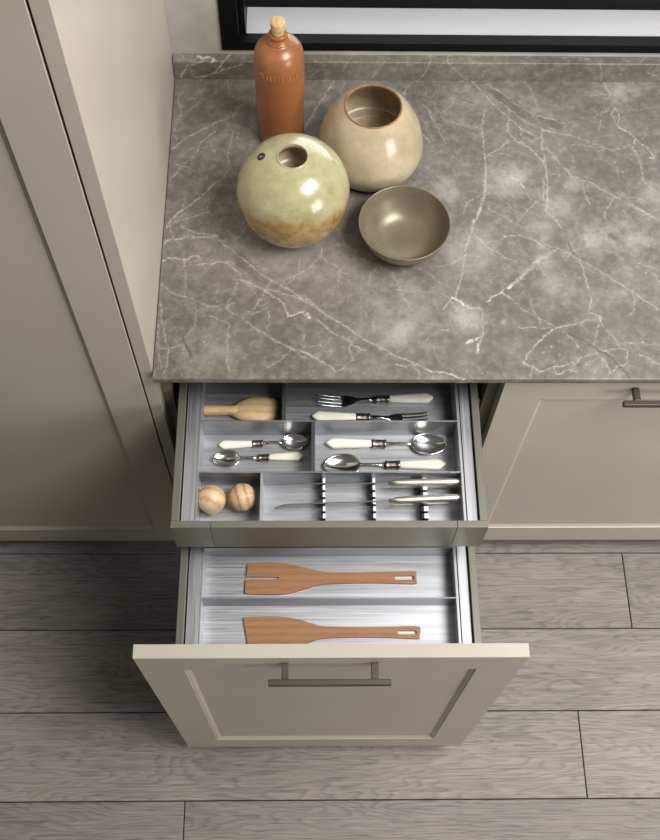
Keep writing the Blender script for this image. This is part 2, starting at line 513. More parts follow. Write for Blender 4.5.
VEINS=[
(1.4,0.75,[(0.0075,0.2935),(0.0113,0.3079),(0.0242,0.3281),(0.0489,0.3486),(0.0736,0.3753),(0.0939,0.4022)]),
(1.2,0.6,[(0.0205,0.3096),(0.0458,0.3178),(0.0687,0.3272),(0.0825,0.3331)]),
(1.5,0.8,[(0.0049,0.2607),(0.0136,0.2697),(0.0296,0.2721),(0.0526,0.2756),(0.085,0.2757),(0.101,0.2798)]),
(1.3,0.7,[(0.0326,0.3022),(0.0424,0.2937),(0.0543,0.2881),(0.0661,0.2836),(0.094,0.2814),(0.111,0.2601),(0.1182,0.2534)]),
(1.5,0.8,[(0.0049,0.2234),(0.0137,0.2306),(0.0274,0.2301),(0.0436,0.2263),(0.0569,0.2347),(0.0708,0.232)]),
(1.3,0.8,[(0.0443,0.2142),(0.0648,0.2143),(0.0852,0.2182),(0.1124,0.2222),(0.1241,0.2156),(0.143,0.1965)]),
(1.2,0.65,[(0.1181,0.2573),(0.1371,0.2378),(0.1583,0.2185),(0.1794,0.1967),(0.1978,0.1831),(0.2162,0.1724),(0.2389,0.1563),(0.2661,0.1431),(0.284,0.1246)]),
(1.6,0.8,[(0.141,0.1856),(0.1525,0.1819),(0.1663,0.1749),(0.1846,0.1642),(0.1984,0.1535),(0.212,0.1445),(0.2211,0.1349),(0.2258,0.1191),(0.2281,0.1086)]),
(1.2,0.7,[(0.1869,0.1642),(0.2073,0.1616),(0.2254,0.1536),(0.2458,0.1467),(0.2615,0.143)]),
(0.9,0.55,[(0.1979,0.1804),(0.1913,0.1696),(0.1849,0.1508),(0.1719,0.1295),(0.1545,0.111)]),
(0.8,0.4,[(0.2115,0.1805),(0.2319,0.1887),(0.2478,0.1969),(0.266,0.2134),(0.2752,0.2206)]),
(0.8,0.6,[(0.1538,0.3028),(0.1458,0.2885),(0.1338,0.2703)]),
(1,0.55,[(0.0033,0.177),(0.0201,0.1609),(0.0409,0.1503),(0.0614,0.1451),(0.0776,0.1345),(0.0958,0.1282),(0.118,0.132),(0.1358,0.1357)]),
(1.1,0.6,[(0.0057,0.1396),(0.0096,0.1132),(0.0135,0.0872),(0.0191,0.0667),(0.0259,0.0413),(0.0257,0.0162),(0.0193,-0.0062)]),
(0.8,0.45,[(0.0036,0.1028),(0.0065,0.0718),(0.0076,0.0412),(0.016,0.0112)]),
(0.8,0.4,[(0.0403,0.2457),(0.0433,0.2153),(0.0476,0.1772),(0.0478,0.1477)]),
(0.8,0.45,[(0.0074,0.0438),(0.0292,0.0453),(0.0486,0.0515),(0.0521,0.0668),(0.0686,0.09),(0.0692,0.1239),(0.0648,0.1398)]),
(0.9,0.5,[(0.1181,0.1293),(0.132,0.1162),(0.1456,0.1084),(0.1548,0.098),(0.1729,0.0851),(0.1886,0.0748)]),
(1.5,0.7,[(0.1886,0.0748),(0.2043,0.062),(0.2309,0.0478),(0.253,0.0392),(0.2705,0.0292),(0.2836,0.0191)]),
(1,0.5,[(0.2132,0.0569),(0.2398,0.0407),(0.2574,0.0266)]),
(0.9,0.5,[(0.0766,0.1082),(0.0966,0.1083),(0.1125,0.1005),(0.1261,0.0927),(0.1254,0.0516),(0.1256,0.0213),(0.1318,-0.0085)]),
(0.9,0.5,[(0.1633,0.1137),(0.1811,0.119),(0.1965,0.1296)]),
(0.9,0.5,[(0.0991,0.1558),(0.1126,0.1586),(0.1236,0.164)]),
(0.9,0.45,[(0.143,0.1965),(0.1369,0.1721),(0.1331,0.1506),(0.1224,0.1346),(0.1275,0.1162),(0.1365,0.1136)]),
(0.9,0.45,[(0.1945,0.119),(0.1957,0.0981),(0.1929,0.0825)]),
(2.2,0.9,[(0.2303,0.1097),(0.2437,0.1139),(0.2571,0.1182)]),
(4.5,0.9,[(0.2603,0.115),(0.2661,0.1067)]),
(0.9,0.4,[(0.0801,0.3902),(0.0805,0.3576),(0.079,0.3284)]),
(0.8,0.35,[(0.2573,0.0724),(0.2595,0.0468),(0.2838,0.052)]),
(1.6,0.65,[(0.2491,0.1454),(0.2681,0.1342),(0.2918,0.1147),(0.3154,0.0982),(0.334,0.0845)]),
(1.3,0.7,[(0.334,0.0845),(0.3502,0.0709),(0.371,0.0557),(0.3894,0.0439),(0.4054,0.0343),(0.426,0.0252),(0.4441,0.0146),(0.4668,0.0041)]),
(2.4,0.85,[(0.4667,0.0025),(0.4805,0.0004),(0.4943,-0.0011),(0.5123,-0.009),(0.5349,-0.0168)]),
(2.6,0.85,[(0.2539,0.1174),(0.2658,0.1047)]),
(1.8,0.7,[(0.2776,0.1036),(0.2917,0.0898),(0.2987,0.0816)]),
(1.2,0.6,[(0.2987,0.0816),(0.308,0.0735),(0.329,0.0626),(0.3428,0.0492),(0.3613,0.0411)]),
(1.2,0.6,[(0.4117,0.0146),(0.4277,0.0093),(0.4395,0.0146),(0.4526,-0.0038),(0.4475,-0.0143)]),
(1.6,0.75,[(0.2496,0.0409),(0.2682,0.0302),(0.2844,0.0196),(0.3005,0.0107),(0.3119,-0.0014)]),
(1,0.5,[(0.3119,-0.0014),(0.3283,0.0118),(0.34,0.0224),(0.3334,0.0438),(0.3383,0.06)]),
(0.8,0.5,[(0.2488,0.1968),(0.2681,0.2143),(0.2852,0.2349),(0.2877,0.2526)]),
(0.9,0.5,[(0.2852,0.2349),(0.3021,0.2203),(0.3166,0.2116),(0.3213,0.2011),(0.3358,0.1971)]),
(0.8,0.4,[(0.3213,0.2011),(0.3153,0.1826),(0.3235,0.1769)]),
(0.8,0.55,[(0.4134,0.2003),(0.4242,0.1658),(0.4395,0.1291)]),
(0.7,0.4,[(0.4529,0.2179),(0.4763,0.1977),(0.5088,0.1718)]),
(0.7,0.3,[(0.3881,0.1646),(0.4313,0.163),(0.4793,0.1603),(0.5035,0.1633)]),
(0.9,0.4,[(0.4743,0.0603),(0.4822,0.0334),(0.4905,0.0147)]),
(3.2,0.9,[(0.517,0.148),(0.531,0.1407),(0.5352,0.1322)]),
(1.8,0.7,[(0.5352,0.1322),(0.5492,0.1267),(0.5635,0.1267)]),
(2,0.7,[(0.517,0.148),(0.5041,0.1321),(0.4989,0.1237)]),
(3.5,0.95,[(0.536,0.0561),(0.5496,0.0632),(0.5593,0.067)]),
(3.2,0.8,[(0.5586,0.0578),(0.5539,0.0442),(0.5514,0.0346)]),
(1.6,0.55,[(0.6051,0.5788),(0.5962,0.537),(0.5965,0.4923),(0.5956,0.4484),(0.5947,0.4126)]),
(5,0.45,[(0.5947,0.4126),(0.5909,0.3842),(0.5816,0.3493),(0.5732,0.3252)]),
(1.5,0.6,[(0.5732,0.3252),(0.5648,0.3081),(0.56,0.2939)]),
(1.7,0.6,[(0.5659,0.6763),(0.5853,0.651),(0.6067,0.6175),(0.6281,0.5867),(0.6495,0.5601),(0.6707,0.5338),(0.6927,0.519)]),
(1.3,0.55,[(0.6117,0.645),(0.6427,0.6217),(0.6698,0.5909),(0.6973,0.5681),(0.7315,0.5569),(0.7567,0.5458)]),
(1.2,0.5,[(0.618,0.6098),(0.6461,0.5907),(0.6701,0.5603),(0.6893,0.5452),(0.7226,0.5267),(0.7681,0.5158),(0.8012,0.4997)]),
(1.5,0.6,[(0.6495,0.5601),(0.6438,0.5261),(0.6593,0.5038),(0.6838,0.4855),(0.7041,0.4564),(0.7105,0.4348)]),
(1.4,0.55,[(0.6707,0.5338),(0.6716,0.5114),(0.6909,0.5004),(0.7065,0.5116)]),
(1.4,0.6,[(0.7105,0.5228),(0.7074,0.4783),(0.7105,0.4348),(0.7091,0.392),(0.7008,0.3362),(0.7182,0.3157),(0.7248,0.2987)]),
(3,0.35,[(0.7027,0.4132),(0.6986,0.3708),(0.7042,0.3431)]),
(0.9,0.5,[(0.5986,0.4666),(0.6257,0.4815),(0.6448,0.5037)]),
(1,0.45,[(0.6863,0.3603),(0.6644,0.336),(0.6456,0.3119)]),
(0.9,0.4,[(0.5923,0.3425),(0.6242,0.322),(0.6502,0.3018)]),
(1.2,0.6,[(0.7156,0.4858),(0.7353,0.453),(0.7572,0.4171),(0.7898,0.4031),(0.8208,0.3785),(0.8519,0.3564),(0.8876,0.3303),(0.908,0.3167)]),
(0.9,0.45,[(0.6982,0.6418),(0.7042,0.6105),(0.7098,0.5758)]),
(1.4,0.7,[(0.8445,0.6628),(0.8476,0.6391),(0.8559,0.6196)]),
(3.5,0.9,[(0.8615,0.539),(0.8735,0.5278)]),
(1.4,0.6,[(0.8591,0.5886),(0.8655,0.5694),(0.8591,0.5427),(0.8477,0.5693),(0.86,0.5862)]),
(1.4,0.55,[(0.8735,0.5278),(0.8895,0.5077),(0.8809,0.4869),(0.8894,0.4649),(0.8901,0.4287),(0.8923,0.4037),(0.9121,0.3826)]),
(1.6,0.6,[(0.8895,0.5077),(0.9099,0.4871),(0.9178,0.4615)]),
(2.6,0.85,[(0.9095,0.4636),(0.9177,0.4607)]),
(1,0.45,[(0.8818,0.581),(0.9115,0.5813),(0.9458,0.5931)]),
(1,0.4,[(0.8012,0.4997),(0.8393,0.4793),(0.8634,0.4868),(0.8795,0.498)]),
(0.9,0.4,[(0.8112,0.4864),(0.8233,0.4902),(0.8248,0.4792),(0.8161,0.4791)]),
(3,0.85,[(0.711,0.5281),(0.7254,0.5259)]),
(2.5,0.85,[(0.6442,0.4143),(0.654,0.4094)]),
(3,0.85,[(0.6589,0.4002),(0.6649,0.3917)]),
(1.2,0.6,[(0.7178,0.4219),(0.7323,0.4241),(0.7344,0.417)]),
(0.8,0.35,[(0.5549,0.548),(0.5773,0.5331),(0.5953,0.5408)]),
(1.5,0.6,[(0.5648,0.3163),(0.5597,0.2865),(0.5475,0.2571),(0.5416,0.2209),(0.5318,0.1783),(0.5228,0.1469)]),
(1,0.5,[(0.5628,0.2865),(0.5849,0.2572),(0.6133,0.2356),(0.6364,0.2249)]),
(1.2,0.6,[(0.6168,0.2794),(0.6475,0.2832),(0.6765,0.2686),(0.6932,0.2541),(0.7077,0.249)]),
(6,0.35,[(0.7077,0.249),(0.679,0.2323),(0.6524,0.2035),(0.6327,0.1822)]),
(5,0.9,[(0.6167,0.1681),(0.6276,0.1786)]),
(2,0.8,[(0.6075,0.1646),(0.5949,0.1541),(0.5762,0.1402)]),
(2.4,0.8,[(0.6043,0.1611),(0.6179,0.1472)]),
(1,0.5,[(0.6179,0.1472),(0.6448,0.1198),(0.6723,0.1028),(0.6939,0.086)]),
(1,0.6,[(0.6939,0.2614),(0.723,0.2506),(0.7563,0.2254),(0.7948,0.1969),(0.8269,0.1688),(0.8585,0.1411),(0.8796,0.1239)]),
(2.5,0.85,[(0.5153,0.149),(0.5294,0.14),(0.535,0.1366)]),
(2,0.7,[(0.5432,0.1284),(0.5577,0.1264),(0.5691,0.123)]),
(4.5,0.85,[(0.5388,0.0609),(0.5533,0.0636)]),
(3.8,0.8,[(0.5588,0.0589),(0.5528,0.0391)]),
(1.5,0.4,[(0.5691,0.123),(0.5643,0.0958),(0.5655,0.0723),(0.5588,0.0589)]),
(2.2,0.8,[(0.4867,0.0),(0.5089,-0.0064),(0.531,-0.0147)]),
(2,0.85,[(0.6561,0.0545),(0.669,0.0692),(0.6848,0.0826),(0.6999,0.088)]),
(1.4,0.6,[(0.6999,0.088),(0.7236,0.0928),(0.7481,0.103),(0.7718,0.1065),(0.7756,0.0896)]),
(1.4,0.6,[(0.6561,0.0545),(0.64,0.036),(0.6297,0.0164),(0.6462,0.01),(0.6566,0.0003),(0.6803,0.01),(0.7148,0.0133)]),
(1.4,0.6,[(0.6462,0.01),(0.6387,-0.0094)]),
(1.4,0.6,[(0.6803,0.01),(0.6843,-0.0061),(0.7024,0.0036),(0.7191,0.0004)]),
(1.5,0.6,[(0.7551,0.2146),(0.7569,0.1791),(0.7617,0.1442),(0.753,0.1201),(0.7777,0.1065)]),
(1.2,0.55,[(0.7756,0.0896),(0.7905,0.0695),(0.799,0.0462),(0.813,0.043),(0.8066,0.0167),(0.7886,0.0102)]),
(1.2,0.5,[(0.7148,0.0133),(0.7338,0.0297),(0.7575,0.0363),(0.7723,0.0167),(0.7756,-0.0027),(0.7886,0.0102)]),
(1.2,0.5,[(0.7714,0.1031),(0.7623,0.0761),(0.7538,0.0528),(0.7694,0.0396),(0.799,0.0462)]),
(1,0.5,[(0.7048,0.0793),(0.7203,0.0626),(0.73,0.0461)]),
(1.3,0.55,[(0.8317,0.0331),(0.8528,0.0201),(0.8636,0.0156)]),
(1,0.5,[(0.8814,0.1973),(0.8878,0.1796)]),
(0.9,0.35,[(0.8119,0.0562),(0.8463,0.055),(0.8691,0.053)]),
(0.9,0.4,[(0.7306,0.2652),(0.7395,0.2361),(0.7551,0.2146)]),
(1,0.6,[(0.4845,0.5928),(0.4943,0.5822),(0.5031,0.5529),(0.5121,0.5292)]),
(0.8,0.4,[(0.5121,0.5292),(0.521,0.5058),(0.5245,0.4955)]),
(0.9,0.45,[(0.5277,0.5531),(0.5516,0.5427),(0.5797,0.535),(0.5939,0.5325)]),
(0.8,0.35,[(0.5233,0.4749),(0.5385,0.4597),(0.5576,0.4446)]),
(1,0.5,[(0.4483,0.6169),(0.4596,0.6389),(0.4684,0.65)]),
(0.9,0.4,[(0.5993,0.4677),(0.616,0.4755),(0.6419,0.4963),(0.6588,0.5042)]),
(1.3,0.65,[(0.0059,0.4776),(0.0231,0.4971),(0.0495,0.518),(0.0742,0.5331),(0.0944,0.5482),(0.1173,0.5575),(0.1238,0.5727),(0.1441,0.5974)]),
(1.2,0.6,[(0.0057,0.4047),(0.0264,0.4361),(0.0498,0.4651),(0.0641,0.5003),(0.0862,0.5212)]),
(1,0.5,[(0.0101,0.5236),(0.011,0.5476),(0.0193,0.5658),(0.0103,0.6024),(0.0186,0.6211)]),
(1,0.4,[(0.0109,0.5506),(0.0373,0.5781),(0.0664,0.606),(0.0914,0.6279)]),
(1.6,0.7,[(0.0313,0.6026),(0.0454,0.6027)]),
(1.4,0.65,[(0.0448,0.6151),(0.0606,0.6289)]),
(1.4,0.6,[(0.017,0.4418),(0.0309,0.4361),(0.0424,0.4316)]),
(1.2,0.45,[(0.1207,0.5245),(0.1169,0.5007),(0.1112,0.4655),(0.1147,0.4309),(0.1043,0.4081),(0.0783,0.3854)]),
(1,0.45,[(0.1047,0.65),(0.1106,0.6156),(0.1301,0.5942),(0.1438,0.6097)]),
(1,0.4,[(0.0115,0.5386),(0.0081,0.5177),(0.0137,0.5)]),
(1.2,0.7,[(0.3133,0.6534),(0.2895,0.6017),(0.2586,0.5361)]),
(0.9,0.5,[(0.157,0.3254),(0.1396,0.2985)])]
FISSURES=[(0.9,[(0.7131,0.076),(0.7376,0.0627),(0.7587,0.0462),(0.7797,0.0298),(0.7967,0.007),(0.8084,-0.0123)]),
(1.2,[(0.7336,0.2652),(0.7399,0.2397)]),
(1.8,[(0.0502,0.0616),(0.06,0.0413),(0.0651,0.0288)]),
(0.8,[(0.5598,0.607),(0.5839,0.5963)])]
CLOUDS_AND_SHADE=[(0.636,0.413,0.041,0.038,1),(0.728,0.351,0.026,0.023,0.7),(0.762,0.409,0.023,0.024,0.7),(0.792,0.273,0.055,0.04,0.7),(0.87,0.307,0.046,0.041,0.5),(0.699,0.165,0.039,0.025,0.8),(0.609,0.043,0.021,0.02,1),(0.603,0.099,0.009,0.008,1),(0.875,0.632,0.04,0.026,0.7),(0.574,0.272,0.033,0.04,0.5),(0.545,0.239,0.036,0.044,0.5),(0.544,0.102,0.031,0.033,0.8),(0.424,0.143,0.105,0.063,0.5),(0.413,0.072,0.031,0.028,0.7),(0.322,0.36,0.055,0.058,0.4),(0.231,0.227,0.071,0.039,0.55),(0.517,0.385,0.026,0.028,0.7),(0.578,0.604,0.059,0.041,0.5),(0.096,0.041,0.051,0.04,0.35),(0.123,0.525,0.027,0.075,0.35),(0.816,0.469,0.076,0.074,-0.5),(0.665,0.083,0.078,0.082,-0.8),(0.573,0.023,0.034,0.043,-0.5),(0.847,0.144,0.053,0.085,-0.3),(0.155,0.406,0.046,0.071,-0.55),(0.304,0.407,0.074,0.035,-0.6),(0.056,0.549,0.048,0.035,-0.6),(0.008,0.382,0.015,0.047,-0.6),(0.769,0.083,0.061,0.051,-0.2),(0.85,0.433,0.066,0.034,-0.35),(0.329,0.238,0.054,0.026,-0.4),(0.178,0.205,0.018,0.026,-0.4),(0.127,0.142,0.017,0.017,-0.3),(0.868,0.043,0.035,0.04,-0.3),(0.684,0.283,0.018,0.045,0.5),(0.687,0.224,0.029,0.022,0.5),(0.807,0.555,0.088,0.051,0.25),(0.9,0.387,0.038,0.042,0.5),(0.612,-0.025,0.051,0.015,0.4),(0.469,-0.016,0.034,0.012,0.5)]  # marble clouds, plus dark spots painting the shade around vase, pot and bowl
PATCHES=[[(0.6258,0.6333),(0.6679,0.6025),(0.6921,0.5757),(0.6911,0.5528),(0.6698,0.5565),(0.6461,0.5907),(0.6216,0.6176)],
[(0.7057,0.5643),(0.7483,0.5495),(0.7559,0.5382),(0.7434,0.5306),(0.7124,0.5416)],
[(0.6522,0.5359),(0.67,0.5263),(0.6952,0.5153),(0.694,0.5019),(0.6712,0.5061),(0.6519,0.5187)],
[(0.5639,0.6923),(0.6549,0.6972),(0.6478,0.6851),(0.5798,0.6589)],
[(0.0975,0.2883),(0.1122,0.2929),(0.1195,0.2827),(0.1129,0.2713),(0.0999,0.2741)],
[(0.1278,0.2433),(0.1392,0.2462),(0.1955,0.1858),(0.1912,0.1723),(0.166,0.1857),(0.1332,0.2184)],
[(0.0346,0.308),(0.0512,0.3023),(0.0721,0.3053),(0.0704,0.291),(0.047,0.2937)],
[(0.8878,0.5167),(0.9378,0.5185),(0.9321,0.4799),(0.8998,0.4981)]]
UPVEINS=[(2.6,0.9,[(0.0144,0.9233),(0.0204,0.9374),(0.0313,0.9572)]),(3,0.95,[(0.0385,0.9573),(0.0537,0.9633),(0.0627,0.9665)]),(5,0.95,[(0.0504,0.9789),(0.0594,0.9731),(0.068,0.9771),(0.0798,0.9733),(0.0844,0.9655),(0.0744,0.9615)]),(3,0.9,[(0.1143,0.9854),(0.1059,0.9735),(0.1018,0.9676)]),(2.6,0.9,[(0.102,0.9676),(0.0937,0.9539),(0.0836,0.9379)]),(3.2,0.9,[(0.0411,0.9235),(0.0621,0.9269),(0.0836,0.9371),(0.1079,0.9481),(0.1349,0.9601)]),(1.5,0.6,[(0.0123,0.9844),(0.0212,0.9806),(0.0231,0.9727)]),(1.2,0.5,[(0.4988,0.9711),(0.4921,0.9424),(0.4804,0.921)]),(1.4,0.6,[(0.4996,0.9711),(0.5004,0.9867)]),(1.4,0.5,[(0.5325,0.9714),(0.5312,0.9818),(0.5433,0.9897)]),(1.3,0.45,[(0.5297,0.9714),(0.5545,0.943),(0.5768,0.9219)]),(1.2,0.5,[(0.8391,0.9243),(0.8357,0.9456),(0.8266,0.9664)]),(1.3,0.55,[(0.9218,0.9463),(0.9446,0.9359),(0.9652,0.92)]),(1,0.4,[(0.7502,0.9605),(0.7156,0.9392),(0.6985,0.9257)]),(1,0.4,[(0.4105,0.9677),(0.3982,0.9468),(0.3877,0.9255)]),(1,0.4,[(0.3047,0.9667),(0.2662,0.9298),(0.2466,0.9189)]),(1,0.4,[(0.3393,0.967),(0.3285,0.9409)]),(1.2,0.5,[(0.9054,0.9723),(0.9228,0.9855)]),(1,0.4,[(0.8085,0.9766),(0.7802,0.9841),(0.7507,0.9813)])]
ZW = 0.9189
# ------------------------------------------------------------------ floor
floor = struct(boxobj('floor', (-2.2, 3.0, -2.8, 0.68, -0.03, -0.006), M['joint']))
plank_mesh = {}
rng = random.Random(4)
y_edges = [0.3765, 0.1855, -0.0055, -0.1960, -0.3890, -0.5825]
while y_edges[-1] > -2.3:
    y_edges.append(y_edges[-1] - 0.1915)
y_edges = [0.568] + y_edges
joints = {3: 1.041, 4: 1.20, 5: 0.888, 6: -0.011, 2: 0.35, 1: -0.3, 0: 0.7}
G = 0.0011
for r in range(len(y_edges) - 1):
    ya, yb = y_edges[r + 1] + G, y_edges[r] - G
    j0 = joints.get(r, rng.uniform(-0.6, 1.3))
    xs = [j0]
    while xs[0] > -2.2:
        xs.insert(0, xs[0] - 1.83)
    while xs[-1] < 3.0:
        xs.append(xs[-1] + 1.83)
    for a, b_ in zip(xs[:-1], xs[1:]):
        a2, b2 = max(a, -2.2) + G, min(b_, 3.0) - G
        if b2 - a2 < 0.05:
            continue
        key = (round(b2 - a2, 3), round(yb - ya, 4))
        if key not in plank_mesh:
            bm = bmesh.new()
            hx, hy = (b2 - a2) / 2, (yb - ya) / 2
            lo = [bm.verts.new(p) for p in ((-hx, -hy, -0.014), (hx, -hy, -0.014), (hx, hy, -0.014), (-hx, hy, -0.014))]
            mid = [bm.verts.new(p) for p in ((-hx, -hy, -0.0012), (hx, -hy, -0.0012), (hx, hy, -0.0012), (-hx, hy, -0.0012))]
            c = 0.0012
            up = [bm.verts.new(p) for p in ((-hx + c, -hy + c, 0), (hx - c, -hy + c, 0), (hx - c, hy - c, 0), (-hx + c, hy - c, 0))]
            for u, w in ((lo, mid), (mid, up)):
                for i in range(4):
                    k = (i + 1) % 4
                    bm.faces.new((u[i], u[k], w[k], w[i]))
            bm.faces.new(up)
            bm.faces.new(lo)
            o = obj('plank', bm, M['oak'], floor)
            plank_mesh[key] = o.data
        else:
            o = bpy.data.objects.new('plank', plank_mesh[key])
            COL.objects.link(o)
            o.parent = floor
        o.location = ((a2 + b2) / 2, (ya + yb) / 2, 0)

# ------------------------------------------------------------------ back wall and window
YWALL = 0.673
bm = bmesh.new()
WX0, WX1, WZ0, WZ1 = 0.0975, 1.65, 0.978, 1.95
add_box(bm, -2.2, WX0, YWALL, YWALL + 0.16, 0, 2.75)
add_box(bm, WX1, 3.0, YWALL, YWALL + 0.16, 0, 2.75)
add_box(bm, WX0, WX1, YWALL, YWALL + 0.16, 0, WZ0)
add_box(bm, WX0, WX1, YWALL, YWALL + 0.16, WZ1, 2.75)
struct(obj('wall_back', bm, M['plaster']))
win = struct(empty('window_1', ((WX0 + WX1) / 2, YWALL, WZ0)))


def wpart(name, dims, mat, bevel=0.0008, parent=win):
    o = boxobj(name, dims, mat, None, bevel)
    o.parent = parent
    o.matrix_parent_inverse = Matrix.Translation(-Vector(win.location))
    return o


def wframe(name, y0, y1, w, mat):
    bm = bmesh.new()
    a, b, c, d = WX0 + 0.0004, WX1 - 0.0004, WZ0 + 0.0004, WZ1 - 0.0004
    add_box(bm, a, b, y0, y1, c, c + w[2])
    add_box(bm, a, b, y0, y1, d - w[3], d)
    add_box(bm, a, a + w[0], y0, y1, c + w[2], d - w[3])
    add_box(bm, b - w[1], b, y0, y1, c + w[2], d - w[3])
    o = obj(name, bm, mat, None, bevel=0.0012)
    o.parent = win
    o.matrix_parent_inverse = Matrix.Translation(-Vector(win.location))
    return o


wframe('window_frame', YWALL - 0.004, YWALL + 0.022, (0.034, 0.034, 0.019, 0.034), M['black'])
wframe('window_sash', YWALL + 0.094, YWALL + 0.126, (0.050, 0.050, 0.040, 0.050), M['black'])
wpart('window_reveal', (WX0 + 0.0004, WX0 + 0.046, YWALL + 0.0222, YWALL + 0.0938, WZ0 + 0.0172, WZ1 - 0.01), M['black'])
wpart('window_sill', (WX0 + 0.0465, WX1 - 0.001, YWALL + 0.0222, YWALL + 0.0938, WZ0 + 0.0004, WZ0 + 0.017), M['sill'])
mg, ntg, bg_ = new_mat('window_glass')
ntg.nodes.remove(bg_)
fr, tr_, gl_, mx = N(ntg, 'ShaderNodeFresnel'), N(ntg, 'ShaderNodeBsdfTransparent'), N(ntg, 'ShaderNodeBsdfGlossy'), N(ntg, 'ShaderNodeMixShader')
tr_.inputs[0].default_value = (0.96, 0.98, 0.975, 1)
gl_.inputs['Roughness'].default_value = 0.01
ntg.links.new(fr.outputs[0], mx.inputs[0])
ntg.links.new(tr_.outputs[0], mx.inputs[1])
ntg.links.new(gl_.outputs[0], mx.inputs[2])
ntg.links.new(mx.outputs[0], ntg.nodes['Material Output'].inputs[0])
wpart('pane', (WX0 + 0.046, WX1 - 0.046, YWALL + 0.107, YWALL + 0.111, WZ0 + 0.036, WZ1 - 0.046), mg, 0)

# ------------------------------------------------------------------ marble worktop with traced veins


def seg_dist(X, Y, pts):
    best = np.full(X.shape, 9.0)
    for (ax, ay), (bx, by) in zip(pts[:-1], pts[1:]):
        dx, dy = bx - ax, by - ay
        L = dx * dx + dy * dy + 1e-12
        t = np.clip(((X - ax) * dx + (Y - ay) * dy) / L, 0, 1)
        best = np.minimum(best, np.hypot(X - ax - t * dx, Y - ay - t * dy))
    return best


def wiggle(pts, seed, amp=0.0019, step=0.005):
    out = []
    rr = random.Random(seed)
    for (ax, ay), (bx, by) in zip(pts[:-1], pts[1:]):
        L = math.hypot(bx - ax, by - ay)
        k = max(1, int(L / step))
        for i in range(k):
            t = i / k
            o = 0 if i == 0 else rr.uniform(-amp, amp)
            out.append((ax + (bx - ax) * t - (by - ay) / (L + 1e-9) * o, ay + (by - ay) * t + (bx - ax) / (L + 1e-9) * o))
    out.append(tuple(pts[-1]))
    return out


def vein_field(X, Y, veins):
    V = np.zeros(X.shape)
    for i, (w, s, pts) in enumerate(veins):
        pts = wiggle(pts, i)
        P = np.array(pts)
        lo, hi = P.min(0) - 0.012, P.max(0) + 0.012
        m = (X > lo[0]) & (X < hi[0]) & (Y > lo[1]) & (Y < hi[1])
        if not m.any():
            continue
        d = seg_dist(X[m], Y[m], pts)
        h = w * 0.00018 + w * w * 0.00007
        core = np.clip(1.25 - d / (h + 0.0006), 0, 1)
        halo = 0.13 * np.exp(-(d / 0.0032) ** 2)
        V[m] = np.maximum(V[m], s * np.maximum(core, halo))
    return V


def inside(X, Y, poly):
    r = np.zeros(X.shape, bool)
    n = len(poly)
    for i in range(n):
        (x1, y1), (x2, y2) = poly[i], poly[(i + 1) % n]
        c = ((y1 > Y) != (y2 > Y)) & (X < (x2 - x1) * (Y - y1) / (y2 - y1 + 1e-12) + x1)
        r ^= c
    return r


def grid_mesh(name, xs, P3, U, W, attrs, mat, extra=None):
    """xs-major grid; P3: (nu, nv, 3)"""
    nu, nv = P3.shape[:2]
    me = bpy.data.meshes.new(name)
    nfac = (nu - 1) * (nv - 1)
    idx = np.arange(nu * nv).reshape(nu, nv)
    quads = np.stack([idx[:-1, :-1], idx[1:, :-1], idx[1:, 1:], idx[:-1, 1:]], -1).reshape(-1, 4)
    verts = P3.reshape(-1, 3)
    ev, ef = extra if extra else (np.zeros((0, 3)), [])
    allv = np.vstack([verts, ev]) if len(ev) else verts
    me.vertices.add(len(allv))
    me.vertices.foreach_set('co', allv.astype(np.float32).ravel())
    loops = list(quads.ravel())
    starts = list(range(0, 4 * nfac, 4))
    tot = [4] * nfac
    for f in ef:
        starts.append(len(loops))
        tot.append(len(f))
        loops.extend([len(verts) + k for k in f])
    me.loops.add(len(loops))
    me.loops.foreach_set('vertex_index', np.array(loops, dtype=np.int32))
    me.polygons.add(len(starts))
    me.polygons.foreach_set('loop_start', np.array(starts, dtype=np.int32))
    me.polygons.foreach_set('loop_total', np.array(tot, dtype=np.int32))
    me.update(calc_edges=True)
    me.validate()
    for k, a in attrs.items():
        at = me.attributes.new(k, 'FLOAT', 'POINT')
        full = np.zeros(len(allv), dtype=np.float32)
        full[:nu * nv] = a.ravel()
        at.data.foreach_set('value', full)
    me.materials.append(mat)
    return me


WTX0, WTX1, WTY0, WTY1, WTT = 0.0026, 1.2055, -0.0145, 0.6725, 0.014
xs = np.concatenate([np.arange(WTX0, 1.06, 0.0016), np.arange(1.06, WTX1, 0.03), [WTX1]])
ys_top = np.concatenate([np.arange(WTY0 + 0.0012, 0.655, 0.0016), [WTY1]])
# profile across: underside-front edge -> front face -> top
prof = [(WTY0 + 0.0008, ZW - WTT), (WTY0, ZW - WTT + 0.0008), (WTY0, ZW - 0.009), (WTY0, ZW - 0.005), (WTY0, ZW - 0.0012)] + [(y, ZW) for y in ys_top]
PX, PY = np.meshgrid(xs, [p[0] for p in prof], indexing='ij')
_, PZ = np.meshgrid(xs, [p[1] for p in prof], indexing='ij')
S = PY - np.maximum(0, (ZW - 0.0012) - PZ)          # unrolled coordinate so that veins run over the edge
rv = random.Random(11)
extra_v = []
for k in range(90):
    x, y, a = rv.uniform(0.02, 1.15), rv.uniform(0.0, 0.64), rv.uniform(0, PI)
    pts = [(x, y)]
    for q in range(rv.randint(3, 7)):
        a += rv.uniform(-0.5, 0.5)
        x += 0.011 * math.cos(a)
        y += 0.011 * math.sin(a)
        pts.append((x, y))
    extra_v.append((rv.uniform(0.5, 1.3), rv.uniform(0.2, 0.5), pts))
vein = vein_field(PX, S, VEINS + extra_v)
fis = np.zeros(PX.shape)
